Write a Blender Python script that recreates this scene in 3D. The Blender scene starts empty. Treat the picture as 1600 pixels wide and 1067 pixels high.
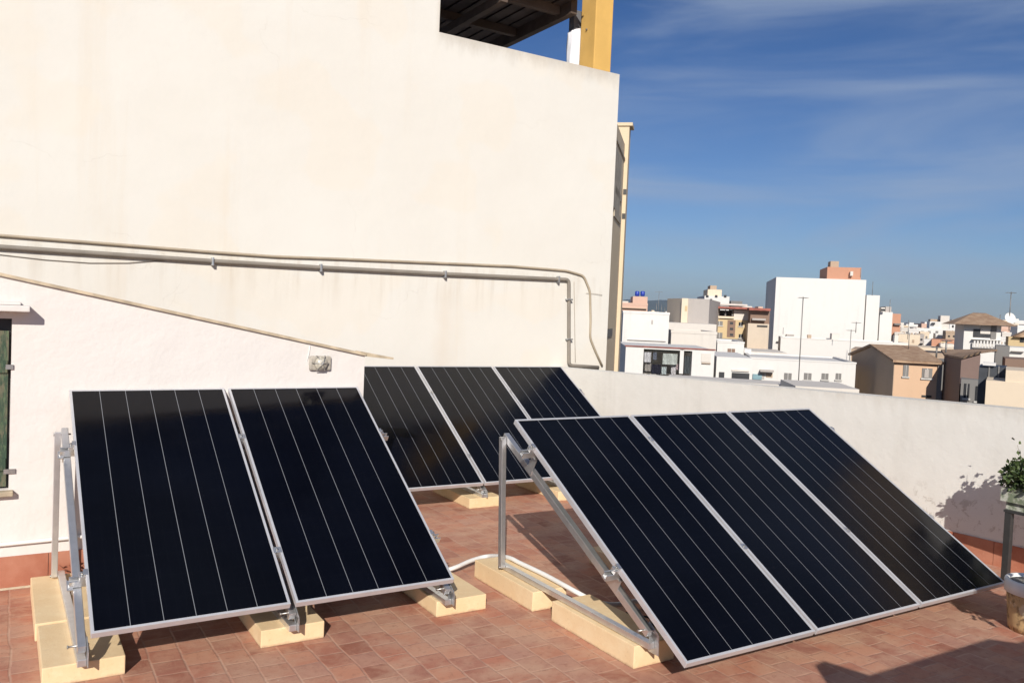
import bpy, bmesh, math, random
import numpy as np
from mathutils import Vector, Matrix
random.seed(7)
rad = math.radians
scn = bpy.context.scene
col = scn.collection

# ------------------------------------------------------------------ camera
CAM = Vector((0, 0, 1.95)); FPX = 1302.5
RX = Vector((0.85269943, -0.52059886, 0.04336484))
UX = Vector((-0.01740481, 0.05465316, 0.9983537))
FX = Vector((0.52211182, 0.85205038, -0.03754179))
cd = bpy.data.cameras.new('camera'); cam = bpy.data.objects.new('camera', cd); col.objects.link(cam)
cd.sensor_width = 36; cd.lens = FPX / 1600 * 36; cd.clip_start = .05; cd.clip_end = 30000
m = Matrix.Identity(4)
for i, v in enumerate((RX, UX, -FX)):
    for j in range(3): m[j][i] = v[j]
m.translation = CAM
cam.matrix_world = m
scn.camera = cam

# ------------------------------------------------------------------ sky and sun
SUN_EL, SUN_AZ = 28.0, 212.6          # azimuth clockwise from +Y, where the sun stands
w = bpy.data.worlds.new("World"); scn.world = w; w.use_nodes = True
nt = w.node_tree; N = nt.nodes; L = nt.links; N.clear()
out = N.new('ShaderNodeOutputWorld'); bg = N.new('ShaderNodeBackground')
sky = N.new('ShaderNodeTexSky'); sky.sky_type = 'NISHITA'; sky.sun_disc = False
sky.sun_elevation = rad(SUN_EL); sky.sun_rotation = rad(SUN_AZ)
sky.altitude = 50; sky.air_density = 1.0; sky.dust_density = .35; sky.ozone_density = 3.0
tc = N.new('ShaderNodeTexCoord')
mp = N.new('ShaderNodeMapping'); mp.inputs['Rotation'].default_value = (0, 0, rad(38)); mp.inputs['Scale'].default_value = (1.0, 1.0, 5.5)
ns = N.new('ShaderNodeTexNoise'); ns.inputs['Scale'].default_value = 2.1; ns.inputs['Detail'].default_value = 7; ns.inputs['Roughness'].default_value = .52; ns.inputs['Distortion'].default_value = .7
rp = N.new('ShaderNodeMapRange'); rp.inputs['From Min'].default_value = .40; rp.inputs['From Max'].default_value = .74
rp.inputs['To Max'].default_value = .68; rp.interpolation_type = 'SMOOTHSTEP'
mx = N.new('ShaderNodeMix'); mx.data_type = 'RGBA'; mx.inputs[7].default_value = (5.6, 6.9, 9.2, 1)
L.new(tc.outputs['Generated'], mp.inputs['Vector']); L.new(mp.outputs[0], ns.inputs['Vector'])
L.new(ns.outputs['Fac'], rp.inputs['Value']); L.new(rp.outputs[0], mx.inputs[0])
sep = N.new('ShaderNodeSeparateXYZ'); L.new(tc.outputs['Generated'], sep.inputs[0])
mr = N.new('ShaderNodeMapRange'); mr.inputs['From Max'].default_value = .42; L.new(sep.outputs[2], mr.inputs['Value'])
tint = N.new('ShaderNodeMix'); tint.data_type = 'RGBA'; tint.inputs[6].default_value = (.92, 1.08, 1.40, 1); tint.inputs[7].default_value = (.30, .57, .96, 1); L.new(mr.outputs[0], tint.inputs[0])
mul = N.new('ShaderNodeMix'); mul.data_type = 'RGBA'; mul.blend_type = 'MULTIPLY'; mul.inputs[0].default_value = 1
L.new(sky.outputs[0], mul.inputs[6]); L.new(tint.outputs[2], mul.inputs[7]); L.new(mul.outputs[2], mx.inputs[6]); L.new(mx.outputs[2], bg.inputs['Color'])
bg.inputs['Strength'].default_value = .05
L.new(bg.outputs[0], out.inputs['Surface'])
sd = bpy.data.lights.new('sun', 'SUN'); sd.energy = 4.2; sd.angle = rad(.5); sd.color = (1, .945, .86)
so = bpy.data.objects.new('sun', sd); col.objects.link(so)
sv = Vector((math.sin(rad(SUN_AZ)) * math.cos(rad(SUN_EL)), math.cos(rad(SUN_AZ)) * math.cos(rad(SUN_EL)), math.sin(rad(SUN_EL))))
so.rotation_euler = sv.to_track_quat('Z', 'Y').to_euler(); so.location = (-5, -8, 12)
scn.view_settings.view_transform = 'Standard'; scn.view_settings.look = 'None'
scn.view_settings.exposure = 0.32; scn.view_settings.gamma = 1

# ------------------------------------------------------------------ helpers
def ray(x, y):
    d = FX * FPX + RX * (x - 800) - UX * (y - 533.5); return d.normalized()
def hit(x, y, ax, v):
    d = ray(x, y); return CAM + d * ((v - CAM[ax]) / d[ax])
def far(x, y, D):
    d = ray(x, y); return CAM + d * (D / math.hypot(d.x, d.y))

def tag(o, label=None, cat=None, group=None, kind=None):
    if label: o['label'] = label
    if cat: o['category'] = cat
    if group: o['group'] = group
    if kind: o['kind'] = kind
    return o
def empty(name, loc, label, cat, group=None):
    o = bpy.data.objects.new(name, None); col.objects.link(o); o.location = loc; o.empty_display_size = .2
    return tag(o, label, cat, group)
def org(o):
    v = Vector((0, 0, 0))
    while o is not None: v += o.location; o = o.parent
    return v

class MB:
    def __init__(s): s.bm = bmesh.new()
    def quadbox(s, o, a, b, c, bev=0):
        """box with corner o and edge vectors a, b, c"""
        o, a, b, c = map(Vector, (o, a, b, c))
        if a.cross(b).dot(c) < 0: a, b = b, a
        v = [s.bm.verts.new(o + a * i + b * j + c * k) for k in (0, 1) for j in (0, 1) for i in (0, 1)]
        fs = [s.bm.faces.new([v[i] for i in f]) for f in ((0, 2, 3, 1), (4, 5, 7, 6), (0, 1, 5, 4), (2, 6, 7, 3), (0, 4, 6, 2), (1, 3, 7, 5))]
        if bev:
            es = list({e for f in fs for e in f.edges})
            bmesh.ops.bevel(s.bm, geom=es, offset=bev, segments=2, affect='EDGES', profile=.6)
        return s
    def box(s, x0, x1, y0, y1, z0, z1, bev=0):
        return s.quadbox((x0, y0, z0), (x1 - x0, 0, 0), (0, y1 - y0, 0), (0, 0, z1 - z0), bev)
    def prism(s, pts, ext):
        """polygon pts (3D, planar) extruded by vector ext"""
        ext = Vector(ext); a = [s.bm.verts.new(Vector(p)) for p in pts]; b = [s.bm.verts.new(Vector(p) + ext) for p in pts]
        n = len(pts); f0 = s.bm.faces.new(a); s.bm.faces.new(b[::-1])
        for i in range(n): s.bm.faces.new((a[i], b[i], b[(i + 1) % n], a[(i + 1) % n]))
        s.fix = True; return s
    def bar(s, p, q, wd, hg, up=(0, 0, 1), bev=0):
        """rectangular bar between p and q, centred"""
        p, q = Vector(p), Vector(q); d = q - p; up = Vector(up)
        sx = d.cross(up).normalized() * wd; uy = sx.cross(d).normalized() * hg
        return s.quadbox(p - sx / 2 - uy / 2, sx, uy, d, bev)
    def tube(s, pts, r, n=10, cap=True):
        pts = [Vector(p) for p in pts]; rings = []; prev = None
        for i, p in enumerate(pts):
            t = (pts[min(i + 1, len(pts) - 1)] - pts[max(i - 1, 0)]).normalized()
            a = t.orthogonal() if prev is None else (prev - t * prev.dot(t))
            a.normalize(); prev = a; b = t.cross(a)
            rr = r[i] if isinstance(r, (list, tuple)) else r
            rings.append([s.bm.verts.new(p + (a * math.cos(k * 2 * math.pi / n) + b * math.sin(k * 2 * math.pi / n)) * rr) for k in range(n)])
        for A, B in zip(rings, rings[1:]):
            for k in range(n):
                f = s.bm.faces.new((A[k], A[(k + 1) % n], B[(k + 1) % n], B[k])); f.smooth = True
        if cap: s.bm.faces.new(rings[0][::-1]); s.bm.faces.new(rings[-1])
        return s
    def lathe(s, c, prof, n=32):
        c = Vector(c); rings = []
        for r, z in prof: rings.append([s.bm.verts.new(c + Vector((r * math.cos(k * 2 * math.pi / n), r * math.sin(k * 2 * math.pi / n), z))) for k in range(n)])
        for A, B in zip(rings, rings[1:]):
            for k in range(n):
                f = s.bm.faces.new((A[k], A[(k + 1) % n], B[(k + 1) % n], B[k])); f.smooth = True
        s.bm.faces.new(rings[0][::-1]); s.bm.faces.new(rings[-1]); return s
    def leaf(s, p, d, size, up=None):
        d = Vector(d).normalized(); a = d.cross(Vector((random.uniform(-1, 1), random.uniform(-1, 1), random.uniform(-1, 1)))).normalized() * size * .38
        p = Vector(p); n = d.cross(a).normalized() * size * .12
        v = [s.bm.verts.new(q) for q in (p, p + d * size * .5 + a + n, p + d * size, p + d * size * .5 - a + n)]
        s.bm.faces.new(v); return s
    def build(s, name, mat, parent=None, label=None, cat=None, group=None, kind=None, loc=None, fix=True):
        if fix: bmesh.ops.recalc_face_normals(s.bm, faces=s.bm.faces)
        me = bpy.data.meshes.new(name); o = bpy.data.objects.new(name, me); col.objects.link(o)
        if parent is not None: off = org(parent); o.parent = parent
        else:
            if loc is None:
                if kind == 'structure': loc = (0, 0, 0)
                else:
                    vs = [v.co for v in s.bm.verts]
                    loc = (sum(v.x for v in vs) / len(vs), sum(v.y for v in vs) / len(vs), min(v.z for v in vs))
            off = Vector(loc); o.location = off
        bmesh.ops.translate(s.bm, verts=s.bm.verts, vec=-off)
        s.bm.to_mesh(me); s.bm.free(); me.materials.append(mat)
        return tag(o, label, cat, group, kind)

# ------------------------------------------------------------------ materials
def newmat(name):
    mt = bpy.data.materials.new(name); mt.use_nodes = True
    n = mt.node_tree; b = n.nodes['Principled BSDF']; return mt, n, b
def pos(n):
    g = n.nodes.new('ShaderNodeNewGeometry'); return g.outputs['Position']
def noise(n, vec, scale, detail=5, rough=.55, sc=None, dist=0):
    if sc:
        mm = n.nodes.new('ShaderNodeMapping'); mm.inputs['Scale'].default_value = sc; n.links.new(vec, mm.inputs[0]); vec = mm.outputs[0]
    t = n.nodes.new('ShaderNodeTexNoise'); t.inputs['Scale'].default_value = scale; t.inputs['Detail'].default_value = detail
    t.inputs['Roughness'].default_value = rough; t.inputs['Distortion'].default_value = dist
    n.links.new(vec, t.inputs['Vector']); return t.outputs['Fac']
def ramp(n, fac, a, b, lo=0., hi=1.):
    r = n.nodes.new('ShaderNodeMapRange'); r.inputs['From Min'].default_value = a; r.inputs['From Max'].default_value = b
    r.inputs['To Min'].default_value = lo; r.inputs['To Max'].default_value = hi; r.interpolation_type = 'SMOOTHSTEP'
    n.links.new(fac, r.inputs['Value']); return r.outputs[0]
def mix(n, fac, A, B, mode='MIX'):
    x = n.nodes.new('ShaderNodeMix'); x.data_type = 'RGBA'; x.blend_type = mode
    for i, v in ((0, fac), (6, A), (7, B)):
        if hasattr(v, 'is_output'): n.links.new(v, x.inputs[i])
        elif i == 0: x.inputs[0].default_value = v
        else: x.inputs[i].default_value = (*v, 1)
    return x.outputs[2]
def mth(n, op, a, b=0., c=None):
    x = n.nodes.new('ShaderNodeMath'); x.operation = op
    for i, v in enumerate((a, b) if c is None else (a, b, c)):
        if hasattr(v, 'is_output'): n.links.new(v, x.inputs[i])
        else: x.inputs[i].default_value = v
    return x.outputs[0]
def bump(n, b, h, strength=.3, dist=.01):
    x = n.nodes.new('ShaderNodeBump'); x.inputs['Strength'].default_value = strength; x.inputs['Distance'].default_value = dist
    n.links.new(h, x.inputs['Height']); n.links.new(x.outputs[0], b.inputs['Normal'])
def plain(name, c, rough=.6, metal=0., var=.12, scale=6., bmp=0.):
    mt, n, b = newmat(name); p = pos(n)
    f = noise(n, p, scale, 6)
    cc = mix(n, ramp(n, f, .3, .72), tuple(v * (1 - var) for v in c), tuple(min(1, v * (1 + var)) for v in c))
    n.links.new(cc, b.inputs['Base Color']); b.inputs['Roughness'].default_value = rough; b.inputs['Metallic'].default_value = metal
    if bmp: bump(n, b, noise(n, p, scale * 12, 4), bmp, .004)
    return mt
def plaster(name, base, stain, dirt=.25, big=.5, fine=30., bs=.25):
    """painted render: trowel relief, cloudy patches, faint vertical water streaks"""
    mt, n, b = newmat(name); p = pos(n)
    cloud = noise(n, p, big, 6, .6)
    streak = noise(n, p, 1.6, 5, .6, sc=(1.6, 1.6, .12))
    f = mth(n, 'MULTIPLY', ramp(n, streak, .5, .75), ramp(n, cloud, .38, .62))
    c1 = mix(n, mth(n, 'MULTIPLY', f, dirt), base, stain)
    c2 = mix(n, mth(n, 'MULTIPLY', ramp(n, noise(n, p, 2.3, 7, .65), .45, .75), dirt * .35), c1, stain)
    n.links.new(c2, b.inputs['Base Color']); b.inputs['Roughness'].default_value = .85
    b.inputs['Specular IOR Level'].default_value = .25
    h = mth(n, 'ADD', mth(n, 'MULTIPLY', noise(n, p, 2.5, 4, .5), 2.2), mth(n, 'MULTIPLY', noise(n, p, fine, 5, .6), .35))
    bump(n, b, h, bs, .02)
    return mt

M = {}
# -- neighbour's cream wall with its weathered top and one rust-brown streak
mt, n, b = newmat('cream_render'); p = pos(n)
sx = n.nodes.new('ShaderNodeSeparateXYZ'); n.links.new(p, sx.inputs[0])
base = (.68, .65, .59)
c = mix(n, ramp(n, noise(n, p, .42, 6, .6), .35, .68), base, (.705, .68, .625))
stk = noise(n, p, 1.5, 6, .65, sc=(1.7, 1, .10))
c = mix(n, mth(n, 'MULTIPLY', ramp(n, stk, .52, .74), .20), c, (.62, .50, .36))
# long faint streak below the conduit
dx = mth(n, 'ABSOLUTE', mth(n, 'SUBTRACT', sx.outputs[0], 4.85)); sm = ramp(n, mth(n, 'ADD', dx, mth(n, 'MULTIPLY', noise(n, p, 3, 4), .25)), .12, .34, 1, 0)
zz = ramp(n, sx.outputs[2], 2.45, 2.0, 0, 1)
c = mix(n, mth(n, 'MULTIPLY', mth(n, 'MULTIPLY', sm, zz), .16), c, (.55, .38, .22))
# patches where the wall was filled, warm and cool
c = mix(n, mth(n, 'MULTIPLY', ramp(n, noise(n, p, 1.1, 3, .4), .55, .60), .14), c, (.74, .62, .46))
drip = noise(n, p, 2.6, 5, .65, sc=(2.2, 1, .16)); band = mth(n, 'MULTIPLY', ramp(n, sx.outputs[2], 2.42, 2.36), ramp(n, sx.outputs[2], 1.5, 2.3))
band = mth(n, 'MULTIPLY', ramp(n, sx.outputs[2], 2.50, 2.44, 0, 1), ramp(n, sx.outputs[2], 1.7, 2.35, 0, 1))
c = mix(n, mth(n, 'MULTIPLY', mth(n, 'MULTIPLY', ramp(n, drip, .46, .68), band), .24), c, (.42, .33, .23))
vo = n.nodes.new('ShaderNodeTexVoronoi'); vo.feature = 'DISTANCE_TO_EDGE'; vo.inputs['Scale'].default_value = .55
wb_ = n.nodes.new('ShaderNodeTexNoise'); wb_.inputs['Scale'].default_value = 2.2; wb_.inputs['Detail'].default_value = 6; n.links.new(p, wb_.inputs['Vector'])
va = n.nodes.new('ShaderNodeVectorMath'); va.operation = 'MULTIPLY_ADD'; va.inputs[1].default_value = (.7, .7, .7); n.links.new(wb_.outputs['Color'], va.inputs[0]); n.links.new(p, va.inputs[2]); n.links.new(va.outputs[0], vo.inputs['Vector'])
crack = mth(n, 'MULTIPLY', ramp(n, vo.outputs['Distance'], .0, .0035, 1, 0), ramp(n, noise(n, p, .6, 2), .52, .6))
c = mix(n, mth(n, 'MULTIPLY', crack, .16), c, (.35, .29, .22))
# weathering right under the parapet top
top = ramp(n, mth(n, 'ADD', sx.outputs[2], mth(n, 'MULTIPLY', noise(n, p, 3.5, 6, .7, sc=(1, 1, .4)), .5)), 5.42, 5.72)
topx = ramp(n, sx.outputs[0], 4.55, 4.68)
c = mix(n, mth(n, 'MULTIPLY', mth(n, 'MULTIPLY', top, topx), .42), c, (.30, .24, .17))
n.links.new(c, b.inputs['Base Color']); b.inputs['Roughness'].default_value = .88; b.inputs['Specular IOR Level'].default_value = .2
h = mth(n, 'ADD', mth(n, 'MULTIPLY', noise(n, p, 1.3, 5, .55), 3.5), mth(n, 'MULTIPLY', noise(n, p, 22, 5, .6), .35))
bump(n, b, h, .2, .02); M['cream'] = mt

M['white_shed'] = plaster('white_lime_render', (.70, .66, .625), (.55, .48, .42), .30, .8, 26, .4)
mt = plaster('parapet_render', (.71, .69, .645), (.47, .44, .38), .4, .9, 22, .3); n = mt.node_tree; b = n.nodes['Principled BSDF']; p = pos(n); M['parapet'] = mt
old = b.inputs['Base Color'].links[0].from_socket; sx = n.nodes.new('ShaderNodeSeparateXYZ'); n.links.new(p, sx.inputs[0])
hz_ = mth(n, 'ADD', sx.outputs[2], mth(n, 'MULTIPLY', noise(n, p, 6, 6, .7), .25))
low = ramp(n, hz_, .78, .55); peel = ramp(n, noise(n, p, 9, 8, .8, dist=.4), .54, .60)
c = mix(n, mth(n, 'MULTIPLY', mth(n, 'MULTIPLY', low, peel), .6), old, (.40, .36, .31))
rim = ramp(n, mth(n, 'ADD', sx.outputs[2], mth(n, 'MULTIPLY', noise(n, p, 3, 7, .75, sc=(1, 1, .25)), .45)), 1.40, 1.62)
c = mix(n, mth(n, 'MULTIPLY', rim, .38), c, (.40, .35, .28)); n.links.new(c, b.inputs['Base Color'])
M['coping'] = plain('coping_mortar', (.50, .41, .29), .9, 0, .25, 9, .3)
M['alu'] = plain('aluminium', (.70, .70, .70), .33, .85, .06, 14)
M['alu_frame'] = plain('anodised_frame', (.66, .66, .68), .42, .45, .05, 9)
M['steel'] = plain('galvanised_steel', (.52, .53, .54), .42, .8, .15, 25)
M['bolt'] = plain('zinc_bolt', (.45, .44, .42), .4, .9, .1, 40)
M['pvc_grey'] = plain('grey_conduit', (.24, .21, .175), .6, 0, .10, 5)
M['pvc_cream'] = plain('painted_conduit', (.40, .33, .24), .6, 0, .12, 5)
M['pvc_white'] = plain('white_conduit', (.78, .77, .74), .4, 0, .05, 8)
M['green'] = None
M['ochre'] = plain('ochre_paint', (.66, .40, .11), .8, 0, .07, 3, .1)
M['dark_metal'] = plain('dark_metal', (.05, .05, .05), .5, .3, .2, 8)
M['black'] = plain('dark_opening', (.018, .019, .022), .5, 0, .3, 2)
M['glass_dark'] = plain('window_glass', (.03, .035, .04), .12, 0, .2, 1)

# -- concrete blocks painted cream yellow
mt, n, b = newmat('cream_block_paint'); p = pos(n)
c = mix(n, ramp(n, noise(n, p, 5, 6, .6), .35, .7), (.74, .54, .31), (.79, .61, .375))
c = mix(n, ramp(n, noise(n, p, 60, 3, .6), .60, .72, 0, .35), c, (.55, .38, .2))
c = mix(n, mth(n, 'MULTIPLY', ramp(n, noise(n, p, 13, 6, .7), .55, .7), .35), c, (.84, .72, .50))
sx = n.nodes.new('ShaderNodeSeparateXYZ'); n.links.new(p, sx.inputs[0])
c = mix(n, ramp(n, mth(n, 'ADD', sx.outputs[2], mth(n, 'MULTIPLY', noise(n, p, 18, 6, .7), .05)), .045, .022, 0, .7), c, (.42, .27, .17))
c = mix(n, ramp(n, noise(n, p, 7, 8, .8), .60, .70, 0, .35), c, (.48, .36, .22))
n.links.new(c, b.inputs['Base Color']); b.inputs['Roughness'].default_value = .85
bump(n, b, noise(n, p, 55, 6, .7), .5, .004); M['block'] = mt

# -- terracotta tile floor: 20 cm tiles in staggered columns, worn, dusty
def tile_mat(name, dirty=1.):
    mt, n, b = newmat(name); p = pos(n)
    wob = n.nodes.new('ShaderNodeTexNoise'); wob.inputs['Scale'].default_value = 3.2; wob.inputs['Detail'].default_value = 3; n.links.new(p, wob.inputs['Vector'])
    wv = n.nodes.new('ShaderNodeVectorMath'); wv.operation = 'SCALE'; wv.inputs['Scale'].default_value = .045; n.links.new(wob.outputs['Color'], wv.inputs[0])
    ad = n.nodes.new('ShaderNodeVectorMath'); ad.operation = 'ADD'; n.links.new(p, ad.inputs[0]); n.links.new(wv.outputs[0], ad.inputs[1])
    mp = n.nodes.new('ShaderNodeMapping'); mp.inputs['Rotation'].default_value = (0, 0, rad(90)); mp.inputs['Location'].default_value = (.03, .07, 0); n.links.new(ad.outputs[0], mp.inputs[0])
    br = n.nodes.new('ShaderNodeTexBrick'); br.offset = .42; br.offset_frequency = 2; br.squash = 1
    br.inputs['Scale'].default_value = 1; br.inputs['Brick Width'].default_value = .172; br.inputs['Row Height'].default_value = .160
    br.inputs['Mortar Size'].default_value = .010; br.inputs['Mortar Smooth'].default_value = .9; br.inputs['Bias'].default_value = 0
    br.inputs['Color1'].default_value = (0, 0, 0, 1); br.inputs['Color2'].default_value = (1, 1, 1, 1); br.inputs['Mortar'].default_value = (.5, .5, .5, 1)
    n.links.new(mp.outputs[0], br.inputs['Vector'])
    tone = br.outputs['Color']
    r = n.nodes.new('ShaderNodeValToRGB'); e = r.color_ramp.elements
    e[0].position = 0; e[0].color = (.29, .11, .072, 1); e[1].position = 1; e[1].color = (.51, .255, .165, 1)
    for q, cc in ((.2, (.47, .19, .12)), (.4, (.35, .145, .10)), (.55, (.44, .235, .17)), (.75, (.38, .15, .10)), (.88, (.50, .225, .14))):
        x = e.new(q); x.color = (*cc, 1)
    n.links.new(tone, r.inputs[0])
    # wear inside each tile, sandy dust over everything
    c = mix(n, ramp(n, noise(n, p, 6, 8, .75, dist=.5), .42, .62, 0, .5), r.outputs[0], (.52, .29, .195))
    c = mix(n, ramp(n, noise(n, p, 2.1, 6, .65, sc=(1, 1.6, 1)), .42, .66, 0, .72), c, (.525, .32, .22))
    c = mix(n, ramp(n, noise(n, p, 21, 6, .75), .52, .68, 0, .6), c, (.30, .13, .085))
    mort = mth(n, 'MULTIPLY', br.outputs['Fac'], ramp(n, noise(n, p, 4.5, 5, .7), .42, .6, .05, 1))
    c = mix(n, mth(n, 'MULTIPLY', mort, .5), c, (.58, .38, .27))
    c = mix(n, ramp(n, noise(n, p, 9, 5, .75, dist=.6), .665, .73, 0, .7), c, (.60, .50, .42))
    n.links.new(c, b.inputs['Base Color'])
    n.links.new(ramp(n, noise(n, p, 6, 5), .3, .7, .62, .85), b.inputs['Roughness']); b.inputs['Specular IOR Level'].default_value = .3
    h = mth(n, 'SUBTRACT', mth(n, 'MULTIPLY', noise(n, p, 11, 6, .6), .5), mth(n, 'MULTIPLY', br.outputs['Fac'], .55))
    bump(n, b, h, .45, .006); return mt
M['tiles'] = tile_mat('terracotta_tiles')
mt, n, b = newmat('terracotta_skirting'); p = pos(n)
c = mix(n, ramp(n, noise(n, p, 4, 6, .6), .35, .68), (.36, .125, .07), (.44, .19, .12))
c = mix(n, ramp(n, noise(n, p, 14, 5, .7), .6, .75, 0, .5), c, (.55, .38, .27))
n.links.new(c, b.inputs['Base Color']); b.inputs['Roughness'].default_value = .7; bump(n, b, noise(n, p, 30, 5), .3, .004); M['skirt'] = mt

# -- solar glass: black cells, six columns parted by thin pale lines (object space of each panel)
mt, n, b = newmat('solar_cells')
t = n.nodes.new('ShaderNodeTexCoord'); s = n.nodes.new('ShaderNodeSeparateXYZ'); n.links.new(t.outputs['UV'], s.inputs[0])
u, v = s.outputs[0], s.outputs[1]            # metres across / up the panel
def line(coord, pitch, off, half, soft):
    a = mth(n, 'ADD', coord, off); fr = mth(n, 'FRACT', mth(n, 'DIVIDE', a, pitch))
    d = mth(n, 'MULTIPLY', mth(n, 'ABSOLUTE', mth(n, 'SUBTRACT', fr, .5)), pitch)
    return ramp(n, d, half, half + soft, 1, 0)
CW = .1585
cell = mix(n, ramp(n, noise(n, pos(n), 1.3, 3), .35, .65), (.0016, .0018, .0035), (.0024, .0029, .0058))
hl = line(v, CW, CW / 2, .0012, .0012)
cell = mix(n, mth(n, 'MULTIPLY', hl, .05), cell, (.03, .032, .04))
vb = line(u, CW / 3, CW / 6 + .012, .0006, .0006)
cell = mix(n, mth(n, 'MULTIPLY', vb, .02), cell, (.08, .085, .10))
vl = line(u, CW, CW / 2 - .0205 + CW, .0009, .0012)
inside = mth(n, 'MULTIPLY', ramp(n, u, .05, .052), ramp(n, u, .945, .947, 1, 0))
cell = mix(n, mth(n, 'MULTIPLY', mth(n, 'MULTIPLY', vl, inside), .75), cell, (.30, .31, .33))
n.links.new(cell, b.inputs['Base Color'])
dust = noise(n, pos(n), 2.4, 6, .6)
n.links.new(ramp(n, dust, .3, .75, .10, .2), b.inputs['Roughness'])
b.inputs['IOR'].default_value = 1.27; M['cells'] = mt

# ------------------------------------------------------------------ our roof terrace
f = MB(); f.box(-6, 7.6, -8, 9.58, -.25, 0)
f.build('terrace_floor', M['tiles'], kind='structure')
# street level of the town, reaching the horizon
gm = plain('town_ground', (.20, .18, .15), .95, 0, .3, .02)
g = MB(); g.box(-9000, 9000, -9000, 9000, -16.5, -16); g.build('ground', gm, kind='structure')
own = MB(); own.box(-6, 7.35, -8, 9.57, -16, -.26)
own.build('house_block', M['parapet'], label='pale rendered house body carrying the tiled roof terrace', cat='building')

# shed with the green shutter (left white wall with the sloping top)
SY = 6.235
A0 = hit(-500, 428 - 500 * .222, 1, SY); A1 = hit(570, 555, 1, SY)
a0 = hit(0, 430, 1, SY); slope = (A1.z - a0.z) / (A1.x - a0.x)
XL = -4.; ZL = a0.z + slope * (XL - a0.x); XR = A1.x
wl = hit(22, 515, 1, SY); wb = hit(9, 765, 1, SY)
WX1, WZ0, WZ1 = .055, wb.z, hit(22, 498, 1, SY).z; WZS = wl.z
WX0 = WX1 - 1.0
shed = empty('roof_shed', (XL, SY, 0), 'white rendered lean-to with sloping top and green shuttered window behind the left solar array', 'shed')
s_ = MB()
zt = lambda x: ZL + slope * (x - XL)
# front wall built round the window opening
s_.prism([(XL, SY, 0), (WX0, SY, 0), (WX0, SY, zt(WX0)), (XL, SY, zt(XL))], (0, .22, 0))
s_.prism([(WX0, SY, 0), (WX1, SY, 0), (WX1, SY, WZ0), (WX0, SY, WZ0)], (0, .22, 0))
s_.prism([(WX0, SY, WZ1), (WX1, SY, WZ1), (WX1, SY, zt(WX1)), (WX0, SY, zt(WX0))], (0, .22, 0))
s_.prism([(WX1, SY, 0), (XR, SY, 0), (XR, SY, zt(XR)), (WX1, SY, zt(WX1))], (0, .22, 0))
s_.prism([(XR - .2, SY + .22, 0), (XR, SY + .22, 0), (XR, SY + .22, zt(XR) - .05), (XR - .2, SY + .22, zt(XR) - .05)], (0, 1.3, 0))
s_.build('wall', M['white_shed'], shed)
r_ = MB()
TE = hit(615, 561, 1, SY)
r_.prism([(XL, SY - .022, zt(XL) - .004), (XR + .002, SY - .022, zt(XR) - .004), (XR + .002, SY - .022, zt(XR) + .016), (XL, SY - .022, zt(XL) + .016)], (0, .30, 0))
r_.prism([(XR + .003, SY + .0, zt(XR) - .008), (TE.x, SY + .0, TE.z - .004), (TE.x, SY, TE.z + .012), (XR + .003, SY, zt(XR) + .024)], (0, .22, 0))
r_.build('coping', M['coping'], shed)
rr = MB(); rr.prism([(XL, SY + .27, zt(XL) + .0), (XR - .01, SY + .27, zt(XR) + .0), (XR - .01, SY + 1.5, zt(XR) - .75), (XL, SY + 1.5, zt(XL) - .75)], (0, 0, -.03))
rr.build('roof', M['coping'], shed)
# window: recess, peeling green shutter, sill, concrete lintel slab
mt, n, b = newmat('peeling_green_paint'); p = pos(n)
c = mix(n, ramp(n, noise(n, p, 9, 7, .75, sc=(1.6, 1, .35)), .44, .56), (.03, .06, .035), (.13, .12, .075))
c = mix(n, ramp(n, noise(n, p, 34, 5, .7, sc=(2, 1, .4)), .5, .62, 0, .7), c, (.09, .14, .07))
n.links.new(c, b.inputs['Base Color']); b.inputs['Roughness'].default_value = .7; bump(n, b, noise(n, p, 40, 5, .7, sc=(2, 1, .4)), .6, .006); M['green'] = mt
wd = MB()
for k in range(6):
    x = WX0 + .012 + k * .163
    wd.box(x, x + .158, SY + .035, SY + .062, WZ0 + .015, WZS - .01, .002)
wd.box(WX0 + .02, WX1 - .02, SY + .021, SY + .034, WZ0 + .12, WZ0 + .20); wd.box(WX0 + .02, WX1 - .02, SY + .021, SY + .034, WZS - .28, WZS - .20)
sh = wd.build('shutter', M['green'], shed)
hg = MB(); hg.bar((WX1 - .03, SY - .006, WZ0 + .12), (WX1 + .035, SY - .006, WZ0 + .12), .012, .03); hg.build('hinge', M['bolt'], sh)
hg = MB(); hg.bar((WX1 - .03, SY - .006, WZS - .24), (WX1 + .012, SY - .006, WZS - .24), .012, .03); hg.build('hinge', M['bolt'], sh)
bk = MB(); bk.box(WX0 + .002, WX1 - .002, SY + .07, SY + .21, WZ0 + .002, WZ1 - .002); bk.build('window_back', M['black'], shed)
sl = MB(); sl.box(WX0 - .05, WX1 + .025, SY - .055, SY + .03, WZ0 - .035, WZ0 - .002, .006); sl.build('sill', M['coping'], shed)
l0 = hit(47, 484, 1, SY - .12)
lt = MB(); lt.box(WX0 - .25, l0.x, SY - .14, SY - .001, l0.z - .015, l0.z + .025, .008); lt.box(WX0 - .2, l0.x - .05, SY - .10, SY - .001, l0.z + .026, l0.z + .045, .006)
lt.build('lintel', M['white_shed'], shed)
# terracotta skirting of the shed wall with a mortar cove at its foot
sk = MB(); x = XL
while x < XR - .05:
    w_ = .33; sk.box(x + .0015, min(x + w_ - .0015, XR), SY - .014, SY - .001, .012, .215, .002); x += w_
sk.build('skirting', M['skirt'], shed)
cv = MB(); cv.prism([(XL, SY - .001, 0.001), (XL, SY - .022, 0.001), (XL, SY - .016, .013), (XL, SY - .001, .013)], (XR - XL, 0, 0)); cv.build('mortar_cove', M['coping'], shed)

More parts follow.
